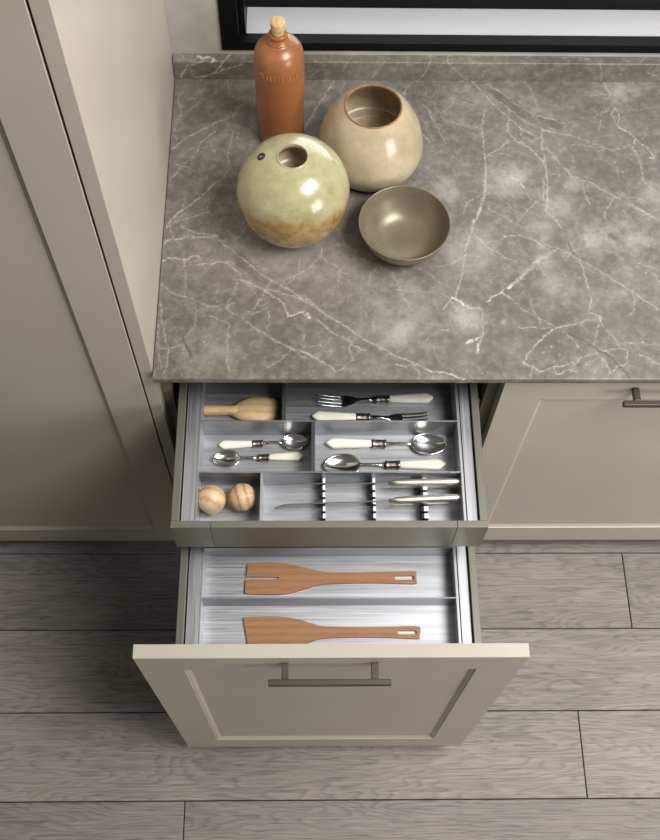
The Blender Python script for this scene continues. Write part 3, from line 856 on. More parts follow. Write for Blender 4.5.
for w, pts in FISSURES:
    d = seg_dist(PX, S, wiggle(pts, 3))
    fis = np.maximum(fis, 0.7 * np.clip(1.4 - d / (w * 0.0008 + 0.0006), 0, 1))
tone = np.zeros(PX.shape)
for cx, cy, rx, ry, a in CLOUDS_AND_SHADE:
    q = ((PX - cx) / (rx * 1.05)) ** 2 + ((S - cy) / (ry * 1.05)) ** 2
    tone += a * np.exp(-q)
for poly in PATCHES:
    tone = np.where(inside(PX, S, poly), -0.85, tone)
ev = np.array([(x, y, z) for x in (WTX0, WTX1) for (y, z) in ((WTY0 + 0.0008, ZW - WTT), (WTY1, ZW - WTT), (WTY1, ZW), (WTY0, ZW))])
ef = [(0, 3, 2, 1), (4, 5, 6, 7), (0, 1, 5, 4), (1, 2, 6, 5)]
me = grid_mesh('worktop', xs, np.stack([PX, PY, PZ], -1), None, None, {'vein': vein, 'fissure': fis, 'tone': np.clip(tone, -1, 1)}, M['marble'], (ev, ef))
worktop = bpy.data.objects.new('worktop', me)
COL.objects.link(worktop)
tag(worktop, 'grey brown marble worktop with white veins carrying the ceramics', 'worktop')
# upstand: top (flat) and front face
UY0, UY1, UZ = 0.6528, 0.6728, 0.9661
prof = [(UY0, ZW)] + [(UY0, z) for z in np.arange(ZW + 0.0018, UZ - 0.0008, 0.0018)] + [(UY0 + 0.0006, UZ)] + [(y, UZ) for y in np.arange(UY0 + 0.002, UY1, 0.0018)] + [(UY1, UZ)]
PX, PY = np.meshgrid(xs, [p[0] for p in prof], indexing='ij')
_, PZ = np.meshgrid(xs, [p[1] for p in prof], indexing='ij')
S = np.where(PZ > UZ - 0.0004, UZ + (PY - UY0), PZ)
vein = vein_field(PX, S, UPVEINS)
ev = np.array([(x, y, z) for x in (WTX0, WTX1) for (y, z) in ((UY0, ZW), (UY1, ZW), (UY1, UZ), (UY0, UZ))])
me = grid_mesh('upstand', xs, np.stack([PX, PY, PZ], -1), None, None, {'vein': vein}, M['marble'], (ev, [(0, 3, 2, 1), (4, 5, 6, 7), (0, 1, 5, 4)]))
ups = bpy.data.objects.new('upstand', me)
COL.objects.link(ups)
tag(ups, 'narrow marble upstand strip along the wall behind the worktop', 'upstand')

# ------------------------------------------------------------------ tall cabinet at the left
tall = tag(empty('tall_cabinet', (-0.31, 0.3, 0)), 'tall beige framed cabinet left of the worktop', 'cabinet')


def cpart(root, name, dims, mat, bevel=0.0006):
    o = boxobj(name, dims, mat, None, bevel)
    o.parent = root
    o.matrix_parent_inverse = Matrix.Translation(-Vector(root.location))
    return o


cpart(tall, 'side_panel', (-0.0205, 0.0010, 0.0, 0.672, 0.0, 2.30), M['lacquer'])
cpart(tall, 'side_panel', (-0.6405, -0.620, 0.0, 0.672, 0.0, 2.30), M['lacquer'])
cpart(tall, 'top_panel', (-0.6198, -0.0207, 0.024, 0.672, 2.28, 2.30), M['lacquer'])
cpart(tall, 'bottom_panel', (-0.6198, -0.0207, 0.024, 0.672, 0.09, 0.108), M['lacquer'])
cpart(tall, 'back_panel', (-0.6198, -0.0207, 0.655, 0.672, 0.11, 2.278), M['joint'])
cpart(tall, 'plinth', (-0.6198, -0.0207, 0.065, 0.080, 0.0, 0.088), M['carcass'])
bm = bmesh.new()
shaker(bm, -0.6170, -0.0238, 0.0, 0.022, 0.0785, 2.296, 0.0700, 0.075, 0.0740)
door = obj('door', bm, M['lacquer'])
door.parent = tall
door.matrix_parent_inverse = Matrix.Translation(-Vector(tall.location))

# ------------------------------------------------------------------ base cabinets
ZB, ZT = 0.08, 0.8935


def carcass(root, x0, x1):
    cpart(root, 'side_panel', (x0, x0 + 0.018, 0.024, 0.62, 0.09, 0.9045), M['carcass'])
    cpart(root, 'side_panel', (x1 - 0.018, x1, 0.024, 0.62, 0.09, 0.9045), M['carcass'])
    cpart(root, 'bottom_panel', (x0 + 0.0182, x1 - 0.0182, 0.024, 0.62, 0.09, 0.108), M['carcass'])
    cpart(root, 'back_panel', (x0 + 0.0182, x1 - 0.0182, 0.602, 0.62, 0.1085, 0.9045), M['carcass'])
    cpart(root, 'plinth', (x0, x1, 0.075, 0.090, 0.0, 0.0895), M['carcass'])


def in_root(o, root):
    o.parent = root
    o.matrix_parent_inverse = Matrix.Translation(-Vector(root.location))
    return o


base = tag(empty('base_cabinet', (0.30, 0.3, 0)), 'base cabinet with two pulled-out drawers beside the tall cabinet', 'cabinet')
carcass(base, 0.0015, 0.6015)
right = tag(empty('base_cabinet', (0.94, 0.3, 0)), 'closed beige base cabinet with framed front right of the open drawers', 'cabinet')
carcass(right, 0.6020, 1.2030)
bm = bmesh.new()
shaker(bm, 0.6040, 1.2025, 0.0, 0.022, ZB, ZT, 0.0705, 0.0755, 0.0850)
rf = in_root(obj('drawer_front', bm, M['lacquer']), right)
h = bar_handle(rf, 0.8105, 0.9980, 0.8360, 0.9725, 0.0, 0.8640)
h.parent = rf
# ---- drawer boxes
DX0, DX1 = 0.0326, 0.5680


def drawer(y_front, y_back, zr, depth, name_root):
    """side walls, back and bottom of a metal drawer; rim height zr; y_front is the inside of the front"""
    bm = bmesh.new()
    t = 0.0132
    add_box(bm, DX0, DX0 + t, y_front, y_back, zr - depth, zr)
    add_box(bm, DX1 - t, DX1, y_front, y_back, zr - depth, zr)
    add_box(bm, DX0 + t + 0.0001, DX1 - t - 0.0001, y_back - t, y_back, zr - depth, zr)
    add_box(bm, DX0 + t + 0.0001, DX1 - t - 0.0001, y_front, y_back - t - 0.0001, zr - depth, zr - depth + 0.008)
    o = in_root(obj('drawer', bm, M['box'], None, bevel=0.0008), name_root)
    return o


ZU, ZL = 0.8083, 0.6570
YU = -0.2385
YL = -0.4792
up = drawer(YU + 0.0127, 0.262, ZU, 0.088, base)
up['label'] = 'upper inner drawer with cutlery inserts'
# inner-drawer front: centre profile and two end caps
bm = bmesh.new()
add_box(bm, 0.0995, 0.5155, YU, YU + 0.0125, ZU - 0.0975, ZU)
o = obj('front_panel', bm, M['box'], up, bevel=0.0008)
for a, b_ in ((DX0 - 0.0006, 0.0990), (0.5160, DX1 + 0.0006)):
    bm = bmesh.new()
    add_box(bm, a, b_, YU, YU + 0.0125, ZU - 0.0975, ZU)
    e = obj('end_cap', bm, M['box'], up, bevel=0.0008)
lo = drawer(YL + 0.0222, 0.02, ZL, 0.14, base)
lo['label'] = 'deep lower drawer with beige framed front'
bm = bmesh.new()
shaker(bm, 0.0, 0.6, YL, 0.0215, ZB, ZT, 0.0700, 0.0755, 0.0900)
lf = obj('drawer_front', bm, M['lacquer'], lo)
bar_handle(lo, 0.2035, 0.3910, 0.2290, 0.3665, YL, 0.8660)
for dr, yb, zr in ((up, 0.25, ZU), (lo, 0.0, ZL)):
    for sx in (0, 1):
        bm = bmesh.new()
        if sx == 0:
            add_box(bm, 0.0197, DX0 - 0.0008, -0.02 if dr is lo else 0.03, 0.5, zr - 0.086, zr - 0.05)
        else:
            add_box(bm, DX1 + 0.0008, 0.5832, -0.02 if dr is lo else 0.03, 0.5, zr - 0.086, zr - 0.05)
        r_ = obj('drawer_runner', bm, M['dark_metal'], None, bevel=0.001)
        in_root(r_, base)


# ---- steel inserts
def insert(name, label, y0, y1, ztop, zfloor, cross, parts_x):
    root = empty(name, (0.30, (y0 + y1) / 2, zfloor - 0.002))
    tag(root, label, 'drawer insert')
    inv = Matrix.Translation(-Vector(root.location))

    def P(n, bm, mat, bev=0.0004):
        o = obj(n, bm, mat, None, bevel=bev)
        o.parent = root
        o.matrix_parent_inverse = inv
        return o
    tx0, tx1 = 0.0735, 0.5290
    bm = bmesh.new()
    add_box(bm, tx0, tx1, y0, y1, zfloor - 0.002, zfloor)
    add_box(bm, tx0, tx1, y0, y0 + 0.0012, zfloor, ztop - 0.006)
    add_box(bm, tx0, tx1, y1 - 0.0012, y1, zfloor, ztop)
    P('tray_bottom', bm, M['steel'])
    for a, b_, wx in ((0.0482, 0.0700, tx0), (0.5352, 0.5526, tx1)):
        bm = bmesh.new()
        add_box(bm, a, b_, y0, y1, ztop - 0.002, ztop + 0.001)              # broad brushed flange
        if wx == tx0:
            add_box(bm, 0.0706, 0.0722, y0, y1, ztop - 0.004, ztop - 0.001)
            add_box(bm, wx - 0.0012, wx, y0, y1, zfloor - 0.002, ztop)
        else:
            add_box(bm, 0.5300, 0.5338, y0, y1, ztop - 0.004, ztop - 0.001)
            add_box(bm, wx, wx + 0.0010, y0, y1, zfloor - 0.002, ztop)
        P('tray_side', bm, M['steel_side'], 0.0003)
    for y in cross:
        bm = bmesh.new()
        add_box(bm, tx0 + 0.0002, tx1 - 0.0002, y, y + 0.0022, zfloor, ztop)
        P('cross_divider', bm, M['divider'], 0.0003)
    for (x, w, ya, yb, mat) in parts_x:
        bm = bmesh.new()
        add_box(bm, x, x + w, ya, yb, zfloor, ztop - 0.0008)
        P('short_divider', bm, mat, 0.0003)
    return root, P


ins1, P1 = insert('cutlery_insert', 'brushed steel divided insert of the upper drawer holding cutlery and knives',
                  -0.2255, 0.200, 0.7985, 0.7400, [-0.0345, -0.1335],
                  [(0.2165, 0.0065, -0.032, 0.198, M['dark_metal']), (0.2690, 0.0065, -0.131, -0.0348, M['dark_metal']), (0.1810, 0.0040, -0.2240, -0.1338, M['steel_side'])])
SLOTS = [-0.1455 - 0.0132 * i for i in range(6)]
for x0, w in ((0.2862, 0.0075), (0.3735, 0.0075), (0.4600, 0.0120)):
    bm = bmesh.new()
    add_box(bm, x0, x0 + w, -0.2238, -0.1340, 0.7402, 0.7520, 0)
    edges = [-0.1340] + [s + d_ for s in SLOTS for d_ in (0.0022, -0.0022)] + [-0.2238]
    for k in range(0, len(edges) - 1, 2):
        ya, yb = edges[k + 1], edges[k]
        if yb - ya > 0.002:
            add_box(bm, x0, x0 + w, ya, yb, 0.7520, 0.7740, 0)
            add_box(bm, x0 + w * 0.38, x0 + w, ya, yb, 0.7741, 0.7752, 1)
    P1('knife_rest', bm, [M['blackp'], M['white']], 0)
ins2, P2 = insert('utensil_insert', 'brushed steel divided insert of the lower drawer holding wooden spatulas',
                  -0.4560, -0.0005, 0.6470, 0.6020, [-0.3135, -0.2180], [])

# ------------------------------------------------------------------ ceramics on the worktop
def lathe_thing(name, label, cat, loc, outer, inner, mo, mi_, rot=0.0, n=72, rimmat=None, sub=6):
    root = empty(name, loc, rot)
    tag(root, label, cat)
    bm = bmesh.new()
    o_ = spline(outer, sub)
    lathe(bm, o_, n, 0)
    body = obj('body', bm, mo, root, smooth=True)
    bm = bmesh.new()
    lathe(bm, spline(inner, sub), n, 0)
    obj('inside_wall', bm, mi_, root, smooth=True)
    return root


# round green vase
def ell(Rr, Hh, a0, a1, n):
    return [(Rr * math.sin(t) ** 0.86, Hh / 2 - Hh / 2 * math.cos(t)) for t in [a0 + (a1 - a0) * i / (n - 1) for i in range(n)]]


gp = [(0.0, 0.003), (0.020, 0.003), (0.026, 0.0)] + ell(0.0985, 0.184, 0.30, PI - 0.26, 18) + [(0.0268, 0.1822), (0.0262, 0.1838), (0.0250, 0.1838)]
gi = [(0.0250, 0.1838), (0.0242, 0.177), (0.029, 0.171), (0.038, 0.160), (0.040, 0.148), (0.034, 0.136), (0.018, 0.130), (0.0, 0.129)]  # cavity shaped shallow so that light reaches the inside
g = lathe_thing('round_vase', 'round glazed vase with pale green top, brown base and small central hole', 'vase', (0.2372, 0.3070, ZW), gp, gi, M['green'], M['inside'])
# small ringed side hole on the shoulder
bm = bmesh.new()
for i in range(24):
    pass
R1, r1 = 0.0054, 0.0021
vs = [[bm.verts.new(((R1 + r1 * math.cos(b)) * math.cos(a), (R1 + r1 * math.cos(b)) * math.sin(a), r1 * math.sin(b))) for b in [2 * PI * k / 8 for k in range(8)]] for a in [2 * PI * i / 24 for i in range(24)]]
for i in range(24):
    for k in range(8):
        bm.faces.new((vs[i][k], vs[(i + 1) % 24][k], vs[(i + 1) % 24][(k + 1) % 8], vs[i][(k + 1) % 8]))
ring_ = obj('eyelet', bm, M['blackp'], g, smooth=True)
ang = math.radians(172)
th = 0.50
nrm = Vector((math.cos(ang) * math.sin(th), math.sin(ang) * math.sin(th), math.cos(th)))
ring_.location = Vector((0.0985 * math.sin(th) ** .86 * math.cos(ang), 0.0985 * math.sin(th) ** .86 * math.sin(ang), 0.092 + 0.092 * math.cos(th))) + nrm * 0.0006
ring_.rotation_euler = nrm.to_track_quat('Z', 'Y').to_euler()
ring_['label'] = 'small black ring'

# tall-shouldered cream pot
cp = [(0.0, 0.002), (0.050, 0.002), (0.056, 0.0), (0.072, 0.004), (0.0870, 0.016), (0.0955, 0.034), (0.0970, 0.052), (0.0925, 0.076), (0.0825, 0.102), (0.0680, 0.1265), (0.0520, 0.1440)]
cr = [(0.0520, 0.1440), (0.0505, 0.1456), (0.0488, 0.1450), (0.0478, 0.1430)]
ci = [(0.0478, 0.1430), (0.058, 0.130), (0.070, 0.110), (0.079, 0.088), (0.080, 0.072), (0.074, 0.060), (0.058, 0.054), (0.054, 0.050), (0.0, 0.049)]  # inner floor raised to show a lit inside through the mouth
pot = lathe_thing('cream_pot', 'speckled cream glazed pot with wide mouth and reddish rim', 'vase', (0.3775, 0.4530, ZW), cp, ci, M['cream'], M['inside'])
bm = bmesh.new()
lathe(bm, spline(cr, 4), 72)
o = obj('rim', bm, M['rim'], pot, smooth=True)
o['label'] = 'bare reddish clay rim'

# shallow taupe bowl: one mesh
bm = bmesh.new()
bo = spline([(0.0, 0.003), (0.026, 0.003), (0.029, 0.0), (0.032, 0.002), (0.046, 0.008), (0.062, 0.022), (0.073, 0.040), (0.0788, 0.0600)], 6) + [(0.0792, 0.0618), (0.0784, 0.0628), (0.0774, 0.0618)] + \
    spline([(0.0768, 0.059), (0.070, 0.040), (0.059, 0.024), (0.044, 0.012), (0.025, 0.007), (0.0, 0.006)], 6)
lathe(bm, bo, 80)
bowl = obj('bowl', bm, M['bowl'], None, smooth=True, loc=(0.4320, 0.2640, ZW))
bowl.scale = (1.018, 1.018, 1.0)
tag(bowl, 'shallow taupe ceramic bowl in front of the cream pot', 'bowl')

# stoneware bottle
bp = [(0.0, 0.003), (0.034, 0.003), (0.038, 0.0), (0.0415, 0.003), (0.0425, 0.010), (0.0428, 0.06), (0.0432, 0.12), (0.0436, 0.180), (0.0434, 0.196), (0.0415, 0.210), (0.0360, 0.221), (0.0275, 0.2285), (0.0205, 0.2325),
      (0.0185, 0.2345), (0.0190, 0.2362), (0.0172, 0.2378), (0.0152, 0.2410), (0.0146, 0.2440), (0.0156, 0.2462), (0.0160, 0.2485), (0.0150, 0.2515), (0.0128, 0.2525)]
bi = [(0.0128, 0.2525), (0.0112, 0.250), (0.0110, 0.236), (0.0, 0.234)]
bp = [(r * 1.022, z - (0.005 if z > 0.19 else 0)) for r, z in bp]
bi = [(r, z - 0.005) for r, z in bi]
bot = lathe_thing('stoneware_bottle', 'orange brown stoneware bottle with a cork behind the vases', 'bottle', (0.2120, 0.5200, ZW), bp, bi, M['terra'], M['terra'])
bm = bmesh.new()
lathe(bm, [(0.0, 0.231), (0.0102, 0.231), (0.0110, 0.246), (0.0120, 0.258), (0.0130, 0.2700), (0.0126, 0.2715), (0.0, 0.2717)], 32)
ck = obj('cork', bm, M['cork'], bot, smooth=True)
ck.modifiers.new('bevel', 'BEVEL').width = 0.0006
# worn embossed ring of letters on the shoulder (illegible strokes in relief)
bm = bmesh.new()
zl = 0.178
glyphs = ['011', 'L', 'C', 'E', 'H', 'I', 'E', 'H', 'E', 'L', 'L']
strokes = {'L': [(0, 0, 0, 1), (0, 0, .6, 0)], 'C': [(.6, 1, 0, .8), (0, .8, 0, .2), (0, .2, .6, 0)], 'E': [(0, 0, 0, 1), (0, 1, .6, 1), (0, .5, .5, .5), (0, 0, .6, 0)], 'H': [(0, 0, 0, 1), (.6, 0, .6, 1), (0, .5, .6, .5)],
           'I': [(.3, 0, .3, 1)], '011': [(0, 1, .6, .6), (.6, .6, 0, .2)]}
for gi_, gl in enumerate(glyphs):
    a0 = math.radians(-90 - 46 + gi_ * 8.8)
    for (xa, za, xb, zb) in strokes[gl]:
        pts = []
        for t in (0, 1):
            a = a0 + (xa + (xb - xa) * t) * 0.115
            z = zl + (za + (zb - za) * t) * 0.0085
            pts.append((a, z))
        (a1, z1), (a2, z2) = pts
        hw = 0.0006
        rr = 0.0446
        da, dz = (a2 - a1) * rr, z2 - z1
        L = math.hypot(da, dz)
        nx, nz = -dz / L * hw, da / L * hw
        quad = [(a1 + nx / rr, z1 + nz), (a2 + nx / rr, z2 + nz), (a2 - nx / rr, z2 - nz), (a1 - nx / rr, z1 - nz)]
        inn = [bm.verts.new((rr * math.cos(a) * 0.985, rr * math.sin(a) * 0.985, z)) for a, z in quad]
        outv = [bm.verts.new(((rr + 0.0010) * math.cos(a), (rr + 0.0010) * math.sin(a), z)) for a, z in quad]
        bm.faces.new(outv)
        for i in range(4):
            j = (i + 1) % 4
            bm.faces.new((inn[i], inn[j], outv[j], outv[i]))
obj('embossed_mark', bm, M['worn'], bot)


# ------------------------------------------------------------------ cutlery
def handle_secs(L, hw0, hw1, hh, z):
    """handle from pointed tip x=0 to ferrule x=L"""
    return [(0.0, 0, z, hw1 * 0.12, hh * 0.5), (0.001, 0, z, hw1 * 0.25, hh * 0.8), (L * 0.07, 0, z, hw1 * 0.62, hh), (L * 0.14, 0, z, hw1 * 0.97, hh), (L * 0.16, 0, z, hw1 * 1.0, hh), (L * 0.22, 0, z, hw1 * 0.98, hh),
            (L * 0.6, 0, z, (hw0 + hw1) * 0.5, hh), (L * 0.97, 0, z, hw0, hh * 0.95), (L, 0, z, hw0 * 0.9, hh * 0.85)]


def ferrule_secs(x0, x1, hw, z):
    L = x1 - x0
    out = []
    for t, k in ((0, .95), (.06, 1.12), (.14, 1.12), (.18, .98), (.35, 1.04), (.5, .98), (.65, 1.04), (.78, .9), (.84, 1.1), (.93, 1.1), (1, .75)):
        out.append((x0 + L * t, 0, z, hw * k, hw * 0.8 * k))
    return out


def make_piece(kind, name, L, scale=1.0):
    """cutlery lying along +X; x=0 handle tip, z=0 the surface it lies on"""
    root = empty(name)
    hL = L * 0.378
    fL = L * 0.50
    z = 0.0075 * scale
    bm = bmesh.new()
    loft(bm, handle_secs(hL, 0.0066 * scale, 0.0102 * scale, 0.0056 * scale, z), 20, 2.6)
    obj('handle', bm, M['ivory'], root, smooth=True)['label'] = 'ivory coloured pointed handle'
    bm = bmesh.new()
    loft(bm, ferrule_secs(hL - 0.001, fL, 0.0076 * scale, z), 20, 2.0)
    obj('ferrule', bm, M['ferrule'], root, smooth=True)['label'] = 'ornate darkened silver collar'
    if kind == 'spoon':
        bl = L * 0.30
        bw = bl * 0.325
        nx = L - bl
        bm = bmesh.new()
        loft(bm, [(fL - 0.001, 0, z, 0.0036 * scale, 0.0030 * scale), (fL + 0.01 * scale, 0, z + 0.001, 0.0034 * scale, 0.0022 * scale), ((fL + nx) / 2, 0, z + 0.0028, 0.0026 * scale, 0.0016 * scale),
                  (nx - 0.004 * scale, 0, z + 0.0028, 0.0030 * scale, 0.0012 * scale), (nx + 0.004 * scale, 0, z + 0.002, 0.0052 * scale, 0.0008 * scale)], 14)
        na, nr = 40, 10
        depth = 0.0085 * scale
        cx = nx + bl / 2
        rimz = z + 0.0022
        for side, off in ((0, 0.0), (1, -0.0009)):
            rings = []
            for r in range(nr + 1):
                rr = r / nr
                ring = []
                for a in range(na):
                    t = 2 * PI * a / na
                    ex = math.cos(t)
                    w = bw * (1 - 0.16 * ex)
                    x = cx + bl / 2 * rr * ex
                    y = w * rr * math.sin(t)
                    zz = rimz - depth * (1 - rr ** 2.2) + off
                    ring.append(bm.verts.new((x, y, zz)) if r > 0 else None)
                if r == 0:
                    c = bm.verts.new((cx, 0, rimz - depth + off))
                    ring = [c]
                rings.append(ring)
            for r in range(nr):
                A, B = rings[r], rings[r + 1]
                for a in range(na):
                    b2 = (a + 1) % na
                    if r == 0:
                        bm.faces.new((A[0], B[a], B[b2]))
                    else:
                        bm.faces.new((A[a], B[a], B[b2], A[b2]))
            if side == 0:
                top = rings[-1]
            else:
                bot_ = rings[-1]
        for a in range(na):
            b2 = (a + 1) % na
            bm.faces.new((top[a], top[b2], bot_[b2], bot_[a]))
        obj('spoon_head', bm, M['polish'], root, smooth=True)['label'] = 'polished steel spoon bowl and neck'
    else:
        bm = bmesh.new()
        hx = L * 0.655
        loft(bm, [(fL - 0.001, 0, z, 0.0036, 0.0030), (fL + 0.012, 0, z + 0.001, 0.0034, 0.0022), (hx - 0.012, 0, z + 0.0010, 0.0027, 0.0016), (hx, 0, z - 0.001, 0.0045, 0.0013),
                  (hx + 0.008, 0, z - 0.0035, 0.0092, 0.0010), (hx + 0.018, 0, z - 0.0050, 0.0118, 0.0009), (hx + 0.026, 0, z - 0.0052, 0.0122, 0.0009)], 16, 3.0)
        for k in range(4):
            y = (k - 1.5) * 0.0066
            secs = []
            for t in (0, .15, .4, .7, .9, 1):
                x = hx + 0.025 + (L - hx - 0.025) * t
                secs.append((x, y * (1 + 0.03 * t), z - 0.0052 + 0.012 * t ** 1.8, 0.0021 * (1 - 0.45 * t), 0.0010 * (1 - 0.4 * t)))
            loft(bm, secs, 8, 3.0)
        obj('fork_head', bm, M['fork'], root, smooth=True)['label'] = 'steel fork head with four tines'
    return root


def place(o, x, y, z, ang, label, cat, group=None, tilt=0.0):
    o.location = (x, y, z)
    o.rotation_euler = (0, tilt, ang)
    return tag(o, label, cat, group)


ZF = 0.7403


def place2(o, p_tip, p_head, label, cat, group=None):
    a = math.atan2(p_head[1] - p_tip[1], p_head[0] - p_tip[0])
    return place(o, p_tip[0], p_tip[1], ZF, a, label, cat, group)


fork = make_piece('fork', 'dinner_fork', 0.216)
place2(fork, (0.4946, 0.0385), (0.2796, 0.0330), 'ivory-handled fork with tines pointing left, farther back of the two forks', 'fork', 'ivory handled cutlery in the upper drawer')
f2 = copy_tree(fork)
place2(f2, (0.2703, 0.0005), (0.4876, -0.0035), 'ivory-handled fork with tines pointing right, against the divider', 'fork', 'ivory handled cutlery in the upper drawer')
sp = make_piece('spoon', 'table_spoon', 0.2205)
place2(sp, (0.2957, -0.0540), (0.5163, -0.0560), 'large ivory-handled spoon with its bowl at right', 'spoon', 'ivory handled cutlery in the upper drawer')
s2 = copy_tree(sp)
place2(s2, (0.5110, -0.0960), (0.2930, -0.0975), 'large ivory-handled spoon with its bowl at left', 'spoon', 'ivory handled cutlery in the upper drawer')
ts = make_piece('spoon', 'tea_spoon', 0.1620, 0.84)
place2(ts, (0.1017, -0.0575), (0.2631, -0.0495), 'small ivory-handled spoon with its bowl at right', 'spoon', 'ivory handled cutlery in the upper drawer')
t2 = copy_tree(ts)
place2(t2, (0.2541, -0.0790), (0.0920, -0.0850), 'small ivory-handled spoon with its bowl at left', 'spoon', 'ivory handled cutlery in the upper drawer')


# ---- knives: edge down in the slotted rests
def knife(name, label, xh, yh, xn, yn, xt, curved):
    L = xh - xt
    a = math.atan2(yh - yn, xh - xn)
    root = empty(name, (xt, yn - (xn - xt) * math.tan(a), 0.7530), a)
    tag(root, label, 'knife')
    nb = xn - xt
    bm = bmesh.new()
    zs = 0.0255          # spine above edge
    z0 = 0.012
    loft(bm, [(nb - 0.004, 0, zs - 0.003, 0.0022, 0.006), (nb + 0.002, 0, zs - 0.004, 0.0040, 0.0095), (nb + 0.010, 0, zs - 0.003, 0.0066, 0.0100), (nb + 0.035, 0, zs - 0.002, 0.0070, 0.0095),
              (nb + 0.08, 0, zs - 0.001, 0.0070, 0.0100), (L - 0.008, 0, zs - 0.001, 0.0074, 0.0110), (L - 0.002, 0, zs - 0.001, 0.0060, 0.0100), (L, 0, zs - 0.001, 0.0045, 0.0080)], 20, 2.4)
    obj('handle', bm, M['knife'], root, smooth=True)['label'] = 'hollow steel knife handle'
    bm = bmesh.new()
    n = 120 if curved else 40
    sp_, ed_ = [], []
    for i in range(n + 1):
        t = i / n
        x = nb * t
        if curved:
            zt = zs - 0.0200 * max(0, 1 - t / 0.13) ** 2.0
            zb = 0.003 + (0.0010 if i % 2 else 0.0) + 0.0015 * max(0, 1 - t / 0.04)
        else:
            zt = zs - 0.0020 * max(0, 1 - t / 0.3) ** 2
            zb = 0.004 + (zs - 0.007) * max(0, 1 - t / 0.5) ** 1.6
        sp_.append((x, zt))
        ed_.append((x, zb))
    rows = []
    for (x, zt), (_, zb) in zip(sp_, ed_):
        zm = zb + (zt - zb) * 0.3
        rows.append([bm.verts.new(p) for p in ((x, -0.0009, zt), (x, 0.0009, zt), (x, 0.0008, zm), (x, 0, zb), (x, -0.0008, zm))])
    for A, B in zip(rows[:-1], rows[1:]):
        for i in range(5):
            j = (i + 1) % 5
            bm.faces.new((A[i], A[j], B[j], B[i]))
    bm.faces.new(rows[0])
    bm.faces.new(rows[-1][::-1])
    obj('blade', bm, M['blade'], root)['label'] = 'serrated steel blade' if curved else 'plain pointed steel blade'
    return root


knife('table_knife', 'steel knife with straight pointed blade in the back slot', 0.5335, -0.1440, 0.4090, -0.1448, 0.2136, False)
knife('bread_knife', 'steel knife with serrated blade and curved tip, nearer the drawer front', 0.5300, -0.1735, 0.4087, -0.1780, 0.2040, True)

# ---- wooden scoop, bowl side down-turned
sc = tag(empty('wooden_scoop', (0.0700, 0.0095, ZF)), 'pale wooden scoop lying in the back left compartment', 'scoop')
bm = bmesh.new()
loft(bm, [(0.0, 0, 0.0130, 0.0080, 0.0070), (0.0012, 0, 0.013, 0.0094, 0.0085), (0.030, 0, 0.013, 0.0090, 0.0085), (0.056, 0, 0.014, 0.0080, 0.0075), (0.066, 0, 0.0145, 0.0080, 0.0075)], 20, 2.8)
hd = obj('handle', bm, M['pale_wood'], sc, smooth=True)
bm = bmesh.new()
prof_ = [(0.052, 0.0082, 0.010), (0.059, 0.0125, 0.012), (0.067, 0.0180, 0.0145), (0.078, 0.0240, 0.0165), (0.092, 0.0290, 0.0170), (0.112, 0.0285, 0.0165), (0.128, 0.0262, 0.0145), (0.1335, 0.0240, 0.0125), (0.1358, 0.0215, 0.0100)]
secs = spline(prof_, 4)
outr, innr = [], []
n = 28
for (x, hw, hh) in secs:
    bulge = 0.0
    outr.append([bm.verts.new((x + (0.0045 * math.cos(PI * (i / n - 0.5)) * max(0, (x - 0.125) / 0.0115)), hw * -math.cos(PI * i / n), 0.008 + hh * math.sin(PI * i / n) ** 0.75)) for i in range(n + 1)])
    innr.append([bm.verts.new((x + (0.0045 * math.cos(PI * (i / n - 0.5)) * max(0, (x - 0.125) / 0.0115)), max(hw - 0.003, 0.002) * -math.cos(PI * i / n), 0.008 + max(hh - 0.003, 0.002) * math.sin(PI * i / n) ** 0.75)) for i in range(n + 1)])
for R_ in (outr, innr):
    for A, B in zip(R_[:-1], R_[1:]):
        for i in range(n):
            bm.faces.new((A[i], A[i + 1], B[i + 1], B[i]))
for k in (0, -1):
    A, B = outr[k], innr[k]
    for i in range(n):
        bm.faces.new((A[i], A[i + 1], B[i + 1], B[i]))
for s_ in (0, n):
    for k in range(len(outr) - 1):
        bm.faces.new((outr[k][s_], outr[k + 1][s_], innr[k + 1][s_], innr[k][s_]))
obj('scoop_bowl', bm, M['pale_wood'], sc, smooth=True)

# ---- wooden balls
for i, (x, y, mt, lab, fl) in enumerate(((0.0950, -0.1700, 'ball_wood', 'pale turned wooden ball with blunt tip, left of the pair', 1), (0.1486, -0.1665, 'ball_wood2', 'wooden ball with bold brown grain stripes', 0))):
    bm = bmesh.new()
    prof_ = [(0.0, 0.0), (0.006, 0.0003)]
    Rb = 0.0250
    for k in range(3, 23):
        t = PI * k / 24
        prof_.append((Rb * math.sin(t), Rb - Rb * math.cos(t)))
    prof_ += [(0.004, 2 * Rb - 0.0006), (0.0, 2 * Rb)]
    if fl:      # small blunt tip, turned towards the drawer front
        prof_ = [(r, z) for r, z in prof_[:-4]] + [(0.0085, 2 * Rb - 0.0010), (0.0045, 2 * Rb + 0.0012), (0.0, 2 * Rb + 0.0016)]
    lathe(bm, prof_, 40)
    for v_ in bm.verts:
        v_.co.z -= Rb
    if fl:
        bmesh.ops.rotate(bm, verts=bm.verts[:], cent=(0, 0, 0), matrix=Matrix.Rotation(math.radians(104), 3, 'X'))
    b_ = obj('wooden_ball', bm, M[mt], None, smooth=True, loc=(x, y, ZF + Rb))
    tag(b_, lab, 'ball', 'wooden balls in the front left compartment')


